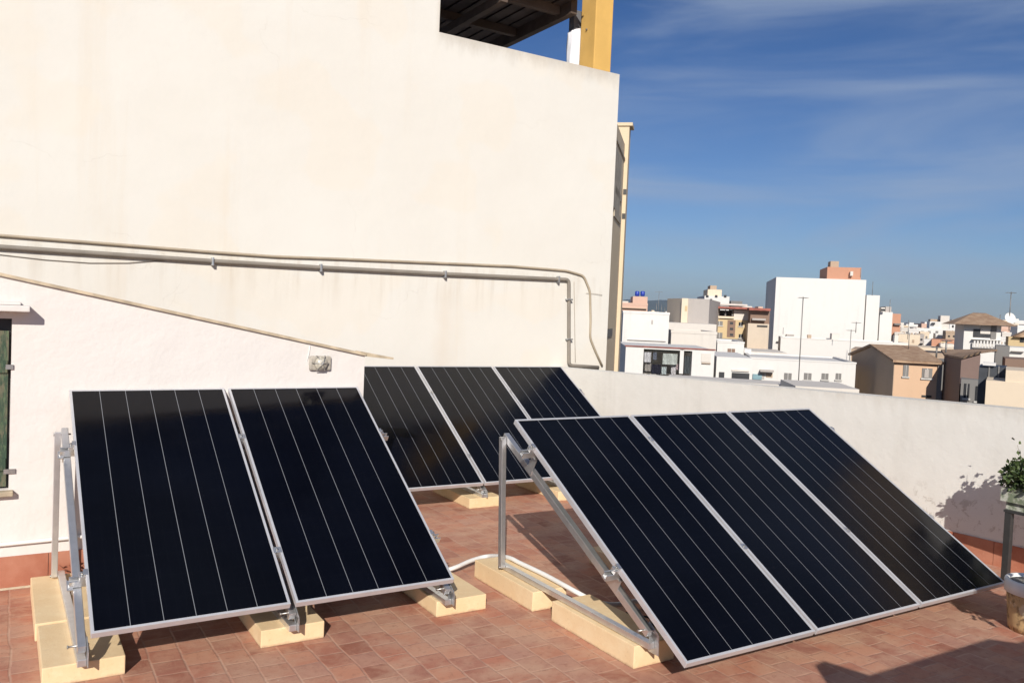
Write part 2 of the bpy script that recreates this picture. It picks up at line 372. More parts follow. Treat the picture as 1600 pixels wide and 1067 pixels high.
# bulkhead lamp on the shed wall
lp = hit(499, 567, 1, SY)
lamp = empty('bulkhead_lamp', (lp.x, SY, lp.z - .05), 'small round weathered bulkhead lamp on the white wall under the sloping coping', 'wall lamp')
mb = MB(); mb.box(lp.x - .085, lp.x + .085, SY - .03, SY - .001, lp.z - .055, lp.z + .055, .014); mb.build('housing', plain('lamp_housing', (.42, .38, .32), .6, 0, .2, 30), lamp)
mb = MB(); mb.tube([(lp.x, SY - .036, lp.z), (lp.x, SY - .05, lp.z), (lp.x, SY - .068, lp.z), (lp.x, SY - .075, lp.z)], [.052, .05, .036, .012], 20); mb.build('glass_cover', plain('dusty_glass', (.50, .46, .38), .3, 0, .3, 40), lamp)
mb = MB()
for a in (0, 60, 120):
    dv = Vector((math.cos(rad(a)), 0, math.sin(rad(a))))
    mb.tube([Vector((lp.x, SY - .03, lp.z)) + dv * s + Vector((0, -.052 * (1 - (s / .066) ** 2), 0)) for s in (-.066, -.05, -.025, 0, .025, .05, .066)], .004, 6)
mb.build('wire_guard', M['bolt'], lamp)
mb = MB(); q0 = hit(484, 540, 1, SY)
mb.tube([(q0.x, SY - .006, q0.z), (q0.x - .006, SY - .006, q0.z - .06), (q0.x - .02, SY - .006, q0.z - .12), (lp.x - .05, SY - .012, lp.z - .045)], .0035, 6); mb.build('cable', M['pvc_white'], lamp)
# white conduit low on the shed wall
mb = MB(); c0 = hit(0, 851, 1, SY - .02)
mb.tube([(XL, SY - .02, c0.z + .03), (-1, SY - .02, c0.z + .008), (0, SY - .02, c0.z), (.5, SY - .02, c0.z + .004), (1.2, SY - .02, c0.z + .0), (2.3, SY - .02, c0.z + .01)], .013, 10)
mb.build('wall_conduit', M['pvc_white'], label='thin white conduit running low along the white shed wall above the skirting', cat='conduit')

# ------------------------------------------------------------------ the neighbour's building
BY = 9.6; PZ = 5.39
nb = empty('neighbour_building', (-6, BY, -16), 'tall cream rendered neighbour building with blank side wall and roofed upper terrace', 'building')
OX = hit(687, 30, 1, BY).x; CX = hit(957, 350, 1, BY).x
mb = MB(); mb.prism([(-8, BY, -16), (CX, BY, -16), (CX, BY, PZ), (OX, BY, PZ), (OX, BY, 8.5), (-8, BY, 8.5)], (0, .28, 0)); mb.build('side_wall', M['cream'], nb)
# floor of the upper terrace and the ceiling over it
TD = 7.0
mb = MB(); mb.box(-8, CX - .02, BY + .281, BY + TD, 4.2, 4.4); mb.build('terrace_slab', M['cream'], nb)
RZ = 6.22
rf = hit(912, 8, 1, BY + .1); REX = hit(915, 5, 1, BY + .05).x
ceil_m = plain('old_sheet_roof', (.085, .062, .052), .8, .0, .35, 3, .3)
mb = MB()
x = OX - 1.5
while x < REX - .1:
    mb.box(x, x + .17, BY + .02, BY + TD, RZ + .12, RZ + .14); mb.box(x + .17, x + .22, BY + .02, BY + TD, RZ + .15, RZ + .17); x += .22
mb.box(OX - 1.5, REX - .05, BY + .02, BY + TD, RZ + .175, RZ + .19)
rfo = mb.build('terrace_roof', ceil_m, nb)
beam_m = plain('roof_beam', (.11, .075, .055), .75, 0, .25, 4)
for yy in (BY + .5, BY + 1.7, BY + 2.9, BY + 4.1, BY + 5.3, BY + 6.5):
    mb = MB(); mb.box(OX - 1.4, REX - .12, yy, yy + .09, RZ + .0, RZ + .118); mb.build('beam', beam_m, rfo)
mb = MB(); mb.box(REX - .1, REX, BY + .25, BY + TD + .1, RZ - .05, RZ + .19); mb.build('edge_beam', beam_m, rfo)
mb = MB(); mb.box(OX + 1.05, OX + 1.15, BY + .3, BY + TD, RZ - .12, RZ - .002); mb.build('beam', beam_m, rfo)
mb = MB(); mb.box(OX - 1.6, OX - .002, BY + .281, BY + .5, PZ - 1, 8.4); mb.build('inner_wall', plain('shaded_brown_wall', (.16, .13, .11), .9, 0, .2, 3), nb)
# ochre corner pillar
p0 = hit(930, 60, 1, BY - .0); p1 = hit(957, 60, 1, BY)
mb = MB(); mb.box(p0.x, p1.x, BY + .01, BY + .36, PZ + .001, 8.5, .012); pil = mb.build('corner_pillar', M['ochre'], nb)
mb = MB(); mb.tube([(p0.x - .004, BY + .2, 5.98), (p0.x - .02, BY + .2, 5.98)], .014, 8); mb.build('hook', M['bolt'], pil)
# grey post with a white cloth knotted round it
gp = hit(900, 50, 1, BY + .5)
mb = MB(); mb.box(gp.x - .075, gp.x + .06, BY + .45, BY + .58, 4.4, RZ + .1, .005); mb.build('post', plain('grey_post', (.14, .14, .15), .7, 0, .1, 6), nb)
cl = MB(); ct = hit(900, 45, 1, BY + .45)
bmc = cl.bm; rows = []
for i in range(15):
    z = ct.z - i * .055; row = []
    for k in range(20):
        a = k / 20 * 2 * math.pi; rr_ = .098 + .012 * math.sin(a * 5 + i * .25) + .006 * math.sin(a * 9 - i * .6)
        if i == 0: rr_ = .086
        row.append(bmc.verts.new((gp.x - .008 + rr_ * math.cos(a), BY + .515 + rr_ * math.sin(a), z + (.03 * math.cos(a) if i == 0 else 0))))
    rows.append(row)
for A, B in zip(rows, rows[1:]):
    for k in range(20):
        ff = bmc.faces.new((A[k], A[(k + 1) % 20], B[(k + 1) % 20], B[k])); ff.smooth = True
cl.build('cloth', plain('white_cloth', (.80, .80, .84), .9, 0, .04, 5), label='white cloth wrapped round the post beside the ochre pillar', cat='cloth')

# oblique street facade beyond the corner
dv = ray(1075, 494); fd = Vector((dv.x, dv.y, 0)).normalized(); K = Vector((CX, BY + .29, 0))
def fpt(px):
    d = ray(px, 350); a, b_, c_, d_ = d.x, -fd.x, d.y, -fd.y
    rx_, ry_ = K.x, K.y; det = a * d_ - b_ * c_
    t_ = (rx_ * d_ - b_ * ry_) / det; s2 = (a * ry_ - c_ * rx_) / det
    return s2
def fz(px, py, s2):
    P = K + fd * s2; D = math.hypot(P.x, P.y); d = ray(px, py); return CAM.z + d.z / math.hypot(d.x, d.y) * D
fn = Vector((fd.y, -fd.x, 0))     # outward
s1 = fpt(970.5)
fac_m = plaster('yellow_street_render', (.66, .54, .38), (.48, .38, .26), .5, 1.2)
zTop = fz(967, 176, .2) + .22
wing = empty('street_facade', (K.x, K.y, -16), 'narrow ochre street facade with balconies seen edge-on past the corner of the cream wall', 'building')
mb = MB(); S1 = s1
mb.prism([K + Vector((0, 0, -16)), K + fd * S1 + Vector((0, 0, -16)), K + fd * s1 + Vector((0, 0, zTop)), K + Vector((0, 0, zTop))], -fn * .3); mb.build('facade_wall', fac_m, wing)
mb = MB(); mb.quadbox(K + fd * (s1 + .002) - fn * .3 + Vector((0, 0, -16)), fd * .35, fn * .37, (0, 0, zTop + .35 + 16)); pp = mb.build('pilaster', fac_m, wing)
mb = MB(); mb.quadbox(K + fd * (s1 - .03) - fn * .35 + Vector((0, 0, zTop + .351)), fd * .42, fn * .48, (0, 0, .06)); mb.build('pilaster_cap', fac_m, pp)
for py in (300, 338):
    z = fz(975, py, s1); mb = MB(); mb.quadbox(K + fd * (s1 - .01) + fn * .01 + Vector((0, 0, z - .05)), fd * .012, fn * .06, (0, 0, .10)); mb.build('bracket', M['dark_metal'], pp)
shut_m = plain('grey_shutter', (.42, .36, .27), .7, 0, .2, 8)
def strip(sa, sb, za, zb, mat, nm, out_=.02):
    mb = MB(); mb.prism([K + fd * sa + Vector((0, 0, za)), K + fd * sb + Vector((0, 0, za)), K + fd * sb + Vector((0, 0, zb)), K + fd * sa + Vector((0, 0, zb))], fn * out_); return mb.build(nm, mat, wing)
strip(.0, s1, zTop - .30, zTop - .26, shut_m, 'cornice_shadow_strip', .02)  # raised darker strip stands in for the shadow line under the cornice
strip(.05, s1 * .8, fz(970, 320, s1 * .4), zTop - .42, shut_m, 'shutter', .02)
for py in (300, 335):
    sa = s1 * .55; z = fz(972, py, s1 * .7)
    strip(sa, s1 * .9, z - .10, z + .02, shut_m, 'balcony_opening', .02)
strip(.02, s1 * .35, fz(963, 540, .3), fz(963, 358, .3), M['dark_metal'], 'window', .02)
strip(s1 * .1, s1 * .3, fz(963, 527, .3), fz(963, 512, .3), M['black'], 'vent', .015)
strip(s1 * .5, s1 * .75, fz(967, 532, .3), fz(967, 518, .3), M['black'], 'vent', .015)

# conduits on the neighbour's wall
def conduit(pix, r, mat, name, label, yo=.03, n=10, extra=None):
    pts = [Vector((-3.5, BY - yo, hit(*pix[0], 1, BY).z + .02))] if extra else []
    for (x, y) in pix: q = hit(x, y, 1, BY - yo); pts.append(q)
    # round the corners
    P = [pts[0]]
    for i in range(1, len(pts) - 1):
        a, b_, c_ = pts[i - 1], pts[i], pts[i + 1]; d1 = min((b_ - a).length * .45, .06); d2 = min((c_ - b_).length * .45, .06)
        s_, e_ = b_ + (a - b_).normalized() * d1, b_ + (c_ - b_).normalized() * d2
        for t in (0, .25, .5, .75, 1): P.append(s_ * (1 - t) ** 2 + b_ * 2 * t * (1 - t) + e_ * t * t)
    P.append(pts[-1]); mb = MB(); mb.tube(P, r, n); return mb.build(name, mat, label=label, cat='conduit'), pts
c1, _ = conduit([(0, 368), (180, 382), (330, 394), (430, 401), (540, 405), (800, 416), (885, 423), (912, 431), (922, 455), (923, 500), (922, 528), (930, 548), (941, 572)], .0155, M['pvc_cream'], 'wall_pipe', 'thin cream painted pipe along the neighbour wall that bends down beside the corner', .02, 10, True)
c2, _ = conduit([(0, 386), (180, 398), (330, 408), (500, 418), (693, 428), (889, 437), (889, 571), (935, 574)], .025, M['pvc_grey'], 'wall_pipe', 'thick grey brown pipe with clips running under the cream pipe on the neighbour wall', .034, 12, True)
for x, y in ((332, 408), (501, 418), (695, 428), (872, 436)):
    q = hit(x, y, 1, BY - .034); mb = MB(); mb.box(q.x - .012, q.x + .012, BY - .07, BY - .001, q.z - .05, q.z + .04, .004); mb.build('clip', M['steel'], c2)
for x, y in ((889, 468), (889, 530)):
    q = hit(x, y, 1, BY - .034); mb = MB(); mb.box(q.x - .045, q.x + .045, BY - .07, BY - .001, q.z - .01, q.z + .01, .004); mb.build('clip', M['steel'], c2)
mb = MB(); mb.tube([hit(x, y, 1, BY - .01) for x, y in ((-100, 394), (0, 398), (70, 406), (140, 411), (200, 411), (268, 406))], .004, 6)
mb.build('loose_wire', M['pvc_grey'], label='thin loose wire sagging below the pipes at the left of the neighbour wall', cat='wire')
mb = MB(); mb.tube([hit(x, y, 1, BY - .02) for x, y in ((897, 440), (898, 500), (899, 566))], .003, 5); mb.tube([hit(x, y, 1, BY - .02) for x, y in ((916, 458), (930, 459), (941, 461))], .003, 5)
mb.build('loose_wire', M['pvc_cream'], label='thin pale wire hanging between the two pipes near the wall corner', cat='wire')

# ------------------------------------------------------------------ parapet wall on the right
pw = empty('parapet_wall', (7.0, 4, 0), 'low off-white parapet wall with terracotta skirting along the right side of the terrace', 'wall')
Pn, Pf = Vector((7.14, 3.3, 0)), Vector((6.50, 9.59, 0)); pd = (Pf - Pn).normalized(); Pn0 = Pn - pd * 5.5; po = Vector((pd.y, -pd.x, 0))
def _pz(px, py):
    d = ray(px, py); t = (Pn - CAM).dot(po) / d.dot(po); return CAM + d * t
_q0, _q1 = _pz(1600, 640), _pz(950, 581)
zf = lambda P: _q0.z + (_q1.z - _q0.z) * (P.y - _q0.y) / (_q1.y - _q0.y)
mb = MB(); za, zb = zf(Pn0), zf(Pf)
mb.prism([Pn0, Pf, Pf + Vector((0, 0, zb)), Pn0 + Vector((0, 0, za))], po * .22); wobj = mb.build('wall', M['parapet'], pw)
mb = MB()
t = 0
ln = (Pf - Pn0).length
while t < ln - .05:
    e_ = min(t + .33, ln); mb.quadbox(Pn0 + pd * (t + .002) - po * .012, pd * (e_ - t - .004), po * .011, (0, 0, .2)); t += .33
mb.build('skirting', M['skirt'], pw)

# dry weed at the foot of the shed wall
wp = hit(117, 884, 2, 0); wd_ = MB(); rnd = random.Random(8)
for k in range(9):
    q = Vector((wp.x + rnd.uniform(-.03, .05), min(wp.y, SY - .04) + rnd.uniform(-.02, .01), .001)); pl = [q.copy()]; d = Vector((rnd.uniform(-.5, .5), rnd.uniform(-.4, .05), 1)).normalized()
    for j in range(5): q = q + d * .035; d = (d + Vector((rnd.gauss(0, .25), rnd.gauss(0, .15), 0))).normalized(); pl.append(q.copy())
    wd_.tube(pl, [.003, .003, .0025, .002, .002, .001], 5)
    for j in range(4): wd_.leaf(pl[j + 1], (rnd.gauss(0, 1), rnd.gauss(0, .6), .5), .03)
wd_.build('weed', plain('dry_red_weed', (.17, .06, .035), .8, 0, .4, 30), label='small dry reddish weed against the skirting behind the left array frame', cat='weed', fix=False)

# ------------------------------------------------------------------ solar arrays
PW, PL, GAP = .992, 2.0035, .022
def array(o, az, tilt, npan, gap, rails, tri, foot_v, top_v, label, bc0=-.112, bc1=-.112, bz=.118, lean=.02):
    O = Vector(o); ex = Vector((math.cos(az), math.sin(az), 0)); hy = Vector((-math.sin(az), math.cos(az), 0))
    ey = hy * math.cos(tilt) + Vector((0, 0, math.sin(tilt))); en = ex.cross(ey)
    T = lambda u, v, w_: O + ex * u + ey * v + en * w_
    root = empty('solar_array', (O.x, O.y, 0), label, 'solar array', 'tilted solar arrays on the terrace')
    W = npan * PW + (npan - 1) * gap
    for k in range(npan):
        u0 = k * (PW + gap); mb = MB(); lip = .0145; th = .036
        # four mitre-like frame bars
        mb.quadbox(T(u0, 0, -th), ex * PW, ey * lip, en * th, .0015); mb.quadbox(T(u0, PL - lip, -th), ex * PW, ey * lip, en * th, .0015)
        mb.quadbox(T(u0, lip + .0005, -th), ex * lip, ey * (PL - 2 * lip - .001), en * th, .0015); mb.quadbox(T(u0 + PW - lip, lip + .0005, -th), ex * lip, ey * (PL - 2 * lip - .001), en * th, .0015)
        fr = mb.build('solar_panel', M['alu_frame'], root)
        mb = MB(); mb.quadbox(T(u0 + lip, lip, -.010), ex * (PW - 2 * lip), ey * (PL - 2 * lip), en * .006)
        gl = mb.build('cell_sheet', M['cells'], fr)
        uv = gl.data.uv_layers.new(name='uv'); off = org(gl)
        for lo in gl.data.loops:
            P = gl.data.vertices[lo.vertex_index].co + off - O; uv.data[lo.index].uv = (P.dot(ex) - u0, P.dot(ey))
        mb = MB(); mb.quadbox(T(u0 + PW * .5 - .06, PL - .2, -.035), ex * .12, ey * .1, en * .02, .003); mb.build('junction_box', M['black'], fr)
    for rv in rails:
        mb = MB(); mb.quadbox(T(-.075, rv - .02, -.084), ex * (W + .15), ey * .04, en * .012, .001)
        mb.quadbox(T(-.075, rv - .02, -.071), ex * (W + .15), ey * .007, en * .029); mb.quadbox(T(-.075, rv + .013, -.071), ex * (W + .15), ey * .007, en * .029)
        mb.build('mounting_rail', M['alu'], root)
        for k in range(npan - 1):
            uc = (k + 1) * PW + (k + .5) * gap
            mb = MB(); mb.quadbox(T(uc - gap / 2 - .008, rv - .022, .0015), ex * (gap + .016), ey * .044, en * .004, .001); mb.quadbox(T(uc - gap / 2 + .001, rv - .018, -.038), ex * (gap - .002), ey * .036, en * .039)
            cc = mb.build('clamp', M['alu'], root); mb = MB(); mb.tube([T(uc, rv, .006), T(uc, rv, .013)], .0065, 6); mb.build('bolt', M['bolt'], cc)
        for uc, sg in ((-.0005, -1), (W + .0005, 1)):
            mb = MB(); mb.quadbox(T(uc, rv - .02, -.042), ex * sg * .03, ey * .04, en * .030, .002); mb.quadbox(T(uc - sg * .008, rv - .02, .0015), ex * sg * .02, ey * .04, en * .004)
            mb.quadbox(T(uc + sg * .001, rv - .02, -.012), ex * sg * .006, ey * .04, en * .014)
            cc = mb.build('clamp', M['alu'], root); mb = MB(); mb.tube([T(uc + sg * .017, rv, -.012), T(uc + sg * .017, rv, .004)], .006, 6); mb.build('bolt', M['bolt'], cc)
    for ti, u in enumerate(tri):
        A = T(u, foot_v, bc0); B = T(u, top_v, bc1)      # beam centre below the panel plane
        mb = MB(); mb.bar(A, B, .04, .046, en, .003); bm_ = mb.build('sloping_beam', M['alu'], root)
        # rear post down to the base bar, base bar lying on the blocks
        F = Vector((B.x, B.y, bz)) - hy * lean
        fo = A - hy * .02; fo.z = bz
        mb = MB(); mb.bar(B - ex * .0405 + Vector((0, 0, .01)) - ey * .03, F - ex * .0405, .036, .040, hy, .003); mb.build('rear_post', M['alu'], root)
        mb = MB(); mb.bar(fo, F + hy * .06, .042, .036, (0, 0, 1), .003); bb = mb.build('base_bar', M['alu'], root)
        # foot bracket
        mb = MB(); mb.quadbox(A + ex * .022 - ey * .035 - en * .03 , ex * .005, ey * .09, en * .06, .001); mb.quadbox(Vector((A.x, A.y, 0)) + ex * .022 + Vector((0, 0, .102)) - hy * .05, ex * .005, hy * .08, Vector((0, 0, max(.02, A.z - .10))), .001)
        mb.build('foot_bracket', M['steel'], root)
        for P in (A + ey * .03, B - ey * .04, F + Vector((0, 0, .005))):
            mb = MB(); mb.tube([P - ex * .060, P + ex * .035], .0055, 6); mb.tube([P - ex * .064, P - ex * .058], .010, 6); mb.build('bolt', M['bolt'], root)
        for rv in rails:
            mb = MB(); P = T(u, rv, -.09); mb.quadbox(P - ex * .05 - ey * .035, ex * .03, ey * .07, en * .006, .001); bq_ = bc0 + (bc1 - bc0) * (rv - foot_v) / (top_v - foot_v); mb.quadbox(P - ex * .026 - ey * .03 - en * (-.09 - bq_ + .01), ex * .005, ey * .06, en * (-.09 - bq_ + .015)); mb.tube([P - ex * .038 + en * .004, P - ex * .038 + en * .016], .008, 6)
            mb.build('rail_bracket', M['alu'], bm_)
    return root, T
rL, TL_ = array((.4007, 4.4877, .2746), .0074, .5355, 2, .0314, (.40, 1.45), (-.035, 1.02, 2.0), 0.0, 1.72, 'left two-panel solar array in front of the white shed wall')
rR, TR_ = array((2.9929, 3.0508, .2007), .0069, .5288, 3, .022, (.66, 1.72), (.068, 1.05, 2.03, 2.94), .32, 2.12, 'nearest three-panel solar array at the right with its side frame in view', -.172, -.238, .152, .085)
rB, TB_ = array((3.0461, 7.0135, .2547), -.0111, .5271, 3, .022, (.41, 1.49), (.03, 1.02, 2.02, 2.96), -.0, 1.9, 'farthest three-panel solar array standing behind the other two')
tag(rL, 'two-panel solar array on the left, in front of the white shed wall')

def blk(x0, x1, y0, y1, label, h=.1, rz=0):
    mb = MB(); cx, cy = (x0 + x1) / 2, (y0 + y1) / 2; c_, s_ = math.cos(rad(rz)), math.sin(rad(rz))
    a = Vector((c_, s_, 0)) * (x1 - x0); b_ = Vector((-s_, c_, 0)) * (y1 - y0)
    mb.quadbox(Vector((cx, cy, .0006)) - a / 2 - b_ / 2, a, b_, (0, 0, h), .006)
    mb.build('concrete_block', M['block'], label=label, cat='concrete block', group='cream painted blocks under the solar arrays')
blk(.185, .555, 5.225, 6.10, 'cream block against the skirting, under the back of the leftmost frame', .1)
blk(.195, .57, 4.585, 5.195, 'cream block at the bottom left corner, under the front foot of the left array')
blk(1.265, 1.63, 4.61, 5.42, 'cream block under the middle front foot of the left array')
blk(2.36, 2.72, 4.62, 5.42, 'cream block under the right front foot of the left array')
blk(1.265, 1.63, 5.5, 6.15, 'cream block hidden behind the middle of the left array')
blk(2.36, 2.72, 5.5, 6.12, 'cream block behind the right end of the left array')
blk(3.0, 3.3, 3.475, 4.27, 'long cream block under the front foot of the nearest array', .128, .8)
blk(2.965, 3.235, 4.45, 5.22, 'long cream block under the rear post of the nearest array', .128, .5)
blk(3.95, 4.25, 3.6, 4.35, 'cream block under the second frame of the nearest array', .128); blk(4.95, 5.25, 3.6, 4.35, 'cream block under the third frame of the nearest array', .128); blk(5.8, 6.1, 3.6, 4.35, 'cream block under the right end frame of the nearest array', .128)
blk(3.95, 4.25, 4.5, 5.15, 'cream block at the back of the second frame of the nearest array', .128); blk(4.95, 5.25, 4.5, 5.15, 'cream block at the back of the third frame of the nearest array', .128)
blk(3.91, 4.27, 7.04, 7.85, 'cream block in the gap between arrays, under the front of the farthest array')
blk(4.93, 5.25, 7.0, 7.85, 'cream block under the third frame of the farthest array, behind the near beam')
blk(2.95, 3.25, 7.05, 7.85, 'cream block under the left end of the farthest array'); blk(5.85, 6.15, 7.05, 7.85, 'cream block under the right end of the farthest array')

# white conduit on the floor from the left array to the near array, then along its base bar
pts = [hit(690, 893, 2, .03), hit(712, 886, 2, .05), hit(735, 876, 2, .06), hit(760, 869, 2, .065), hit(782, 869, 2, .12)]
pts += [hit(x, y, 2, z) for x, y, z in ((798, 872, .15), (812, 879, .15), (850, 897, .15), (885, 916, .148), (905, 927, .13), (925, 937, .09), (945, 943, .075), (965, 944, .06), (985, 940, .05), (1020, 936, .03))]
P = []
for i in range(len(pts) - 1):
    a, b_, c_, d_ = pts[max(i - 1, 0)], pts[i], pts[i + 1], pts[min(i + 2, len(pts) - 1)]
    for k in range(5):
        t = k / 5; P.append(.5 * ((2 * b_) + (c_ - a) * t + (2 * a - 5 * b_ + 4 * c_ - d_) * t * t + (-a + 3 * b_ - 3 * c_ + d_) * t ** 3))
P.append(pts[-1]); mb = MB(); mb.tube(P, .016, 12)
mb.build('floor_conduit', M['pvc_white'], label='white conduit crossing the floor from the left array to the near array', cat='conduit')
mb = MB(); base = Vector((3.42, 4.05, .02))
pp_ = [base + Vector((.05 * math.sin(k * .9) + .01 * k * .3, -.02 * k + .03 * math.cos(k * 1.3), .02 + .05 * abs(math.sin(k * .7)))) for k in range(14)]
mb.tube(pp_, .006, 6); mb.build('cable', M['black'], label='coiled black panel cable lying under the near array', cat='cable')

# ------------------------------------------------------------------ pots and plants at the right edge
leaf_m, n, b = newmat('leaf'); p = pos(n)
cc = mix(n, ramp(n, noise(n, p, 35, 3), .35, .65), (.03, .055, .015), (.085, .12, .035)); n.links.new(cc, b.inputs['Base Color']); b.inputs['Roughness'].default_value = .55
twig_m = plain('twig', (.16, .12, .08), .8, 0, .2, 20)
bx_, by_ = 5.83, 2.83
bk0 = hit(1612, 985, 2, 0); br_ = .145
buc = empty('bucket', (bk0.x, bk0.y, 0), 'old plastic bucket with a white rim and stained tan side at the right edge', 'bucket')
mt, n, b = newmat('stained_tan_plastic'); p = pos(n)
cc = mix(n, ramp(n, noise(n, p, 16, 6, .7, sc=(1, 1, .6)), .45, .6), (.50, .34, .17), (.16, .10, .05)); cc = mix(n, ramp(n, noise(n, p, 9, 4, .6), .55, .62, 0, .8), cc, (.62, .52, .36))
n.links.new(cc, b.inputs['Base Color']); b.inputs['Roughness'].default_value = .6
mb = MB(); mb.lathe((bk0.x, bk0.y, 0), [(.135, .001), (.142, .04), (.158, .25), (.158, .255), (.14, .255), (.13, .06)], 36); mb.build('body', mt, buc)
mb = MB(); mb.lathe((bk0.x, bk0.y, 0), [(.159, .245), (.172, .25), (.174, .315), (.170, .33), (.160, .335), (.146, .33), (.1445, .245)], 36); mb.build('rim', plain('white_plastic', (.76, .76, .74), .45, 0, .05, 20), buc)
mb = MB(); mb.lathe((bk0.x, bk0.y, 0), [(.02, .312), (.10, .316), (.1445, .313), (.1445, .304), (.02, .304)], 24); mb.build('soil', plain('grey_soil', (.20, .19, .17), .95, 0, .5, 60, .5), buc)

def foliage(mb, c, rx, rz, nclump, nleaf, size, seed):
    rnd = random.Random(seed)
    for i in range(nclump):
        a = rnd.uniform(0, 2 * math.pi); rr_ = rnd.random() ** .5 * rx; z = rnd.uniform(-rz, rz) * (1 - .5 * rr_ / rx)
        cc = Vector(c) + Vector((rr_ * math.cos(a), rr_ * math.sin(a), z))
        for k in range(nleaf):
            d = Vector((rnd.gauss(0, 1), rnd.gauss(0, 1), rnd.gauss(.25, 1))).normalized(); mb.leaf(cc + d * rnd.uniform(0, rx * .28), d, size * rnd.uniform(.6, 1.2))
# iron stand with a planter trough, its left end in the picture
ps = hit(1574, 820, 0, 6.62)
st = empty('plant_stand', (6.62, ps.y, 0), 'dark iron plant stand whose left post shows behind the bucket', 'plant stand')
ztop = hit(1574, 800, 0, 6.62).z
mb = MB()
mb.build('frame', M['dark_metal'], st) if False else mb.bm.free()
for (x, y) in ((6.64, ps.y), (6.64, ps.y - .9)):
    mb = MB(); mb.box(x - .024, x + .024, y - .024, y + .024, .001, ztop, .002); mb.build('leg', M['dark_metal'], st)
mb = MB(); mb.box(6.61, 6.87, ps.y - .93, ps.y + .03, ztop + .001, ztop + .02); mb.build('shelf', M['dark_metal'], st)
mt, n, b = newmat('mossy_white_pot'); p = pos(n)
cc = mix(n, ramp(n, noise(n, p, 14, 6, .7), .42, .6), (.50, .50, .43), (.17, .20, .13)); n.links.new(cc, b.inputs['Base Color']); b.inputs['Roughness'].default_value = .7
M['pot'] = mt
ty = ps.y
tro = empty('planter_trough', (6.74, ty - .35, ztop + .02), 'mossy white planter trough of leafy plants on the dark iron stand', 'planter')
mb = MB(); z0 = ztop + .021
mb.prism([(6.64, ty - .86, z0), (6.82, ty - .86, z0), (6.82, ty + .03, z0), (6.64, ty + .03, z0)], (0, 0, .06)); mb.prism([(6.61, ty - .89, z0 + .0605), (6.85, ty - .89, z0 + .0605), (6.85, ty + .06, z0 + .0605), (6.61, ty + .06, z0 + .0605)], (0, 0, .10))
mb.build('trough', M['pot'], tro)
mb = MB()
for k in range(5): foliage(mb, (6.70, ty - .09 - k * .18, z0 + .27), .155, .14, 60, 18, .042, 20 + k)
mb.build('foliage', leaf_m, tro, fix=False)
mb = MB(); rnd = random.Random(3)
for k in range(9):
    b0 = Vector((6.72, ty - .12 - k * .08, z0 + .2)); q = b0.copy(); pl = [q.copy()]
    d = Vector((rnd.uniform(-.3, .3), rnd.uniform(-.1, .6), 1)).normalized()
    for j in range(6): q = q + d * .055; d = (d + Vector((rnd.gauss(0, .2), rnd.gauss(0, .2), .05))).normalized(); pl.append(q.copy())
    mb.tube(pl, [.004 - .0005 * j for j in range(7)], 5)
mb.build('stems', twig_m, tro)
mb = MB(); rnd = random.Random(5)
for k in range(40):
    q = Vector((6.72 + rnd.uniform(-.1, .1), ty - .3 + rnd.uniform(-.4, .38), z0 + .32 + rnd.random() ** 2 * .22)); mb.leaf(q, (rnd.gauss(0, 1), rnd.gauss(0, 1), 1), .04)
mb.build('sprig_leaves', leaf_m, tro, fix=False)

# bushy shrub in a pot just outside the right edge: it shades the corner of the near array and the floor
sp = empty('potted_shrub', (5.15, 1.75, 0), 'leafy potted shrub standing right of the frame, known by its leaf shadow', 'potted plant')
mb = MB(); mb.lathe((5.15, 1.75, 0), [(.13, .001), (.18, .28), (.20, .29), (.20, .33), (.17, .33), (.16, .27)], 24); mb.build('pot', M['skirt'], sp)
mb = MB(); mb.tube([(5.15, 1.75, .27), (5.17, 1.76, .5), (5.15, 1.78, .8)], [.02, .016, .01], 7); mb.build('stem', twig_m, sp)
mb = MB(); foliage(mb, (5.15, 1.85, .85), .26, .22, 38, 16, .07, 77); mb.build('foliage', leaf_m, sp, fix=False)
# unseen panel added and outlined to throw the dark shadow at the lower right
bl = empty('shadow_caster', (3.4, .78, 0), 'unseen panel added outside the frame and shaped to throw the angular shadow at lower right', 'wall')
mb = MB(); y0 = .78
mb.prism([(x, y0, z) for x, z in ((2.50, 0), (2.50, 1.18), (2.54, 1.44), (2.63, 1.45), (2.86, 1.295), (4.06, 1.295), (4.24, 1.22), (4.6, 1.21), (5.0, 1.03), (5.6, 1.03), (5.6, 0))], (0, -.12, 0)); mb.build('caster_panel', M['parapet'], bl)
# building right of the terrace, outside the frame, mirrored in the right-hand panel
mb = MB(); mb.box(12, 18, -9, 5.35, -16, 5.7)
rb = mb.build('side_street_building', plaster('brown_render', (.46, .36, .27), (.3, .24, .18), .4), label='brown rendered block right of the frame mirrored in the right-hand solar panel', cat='building')
for zz_ in (-2, 1, 4):
    for yy in (-6, -3, 0, 3):
        mb = MB(); mb.box(11.95, 11.998, yy, yy + 1.1, zz_ - .6, zz_ + .8); mb.build('window', M['glass_dark'], rb)
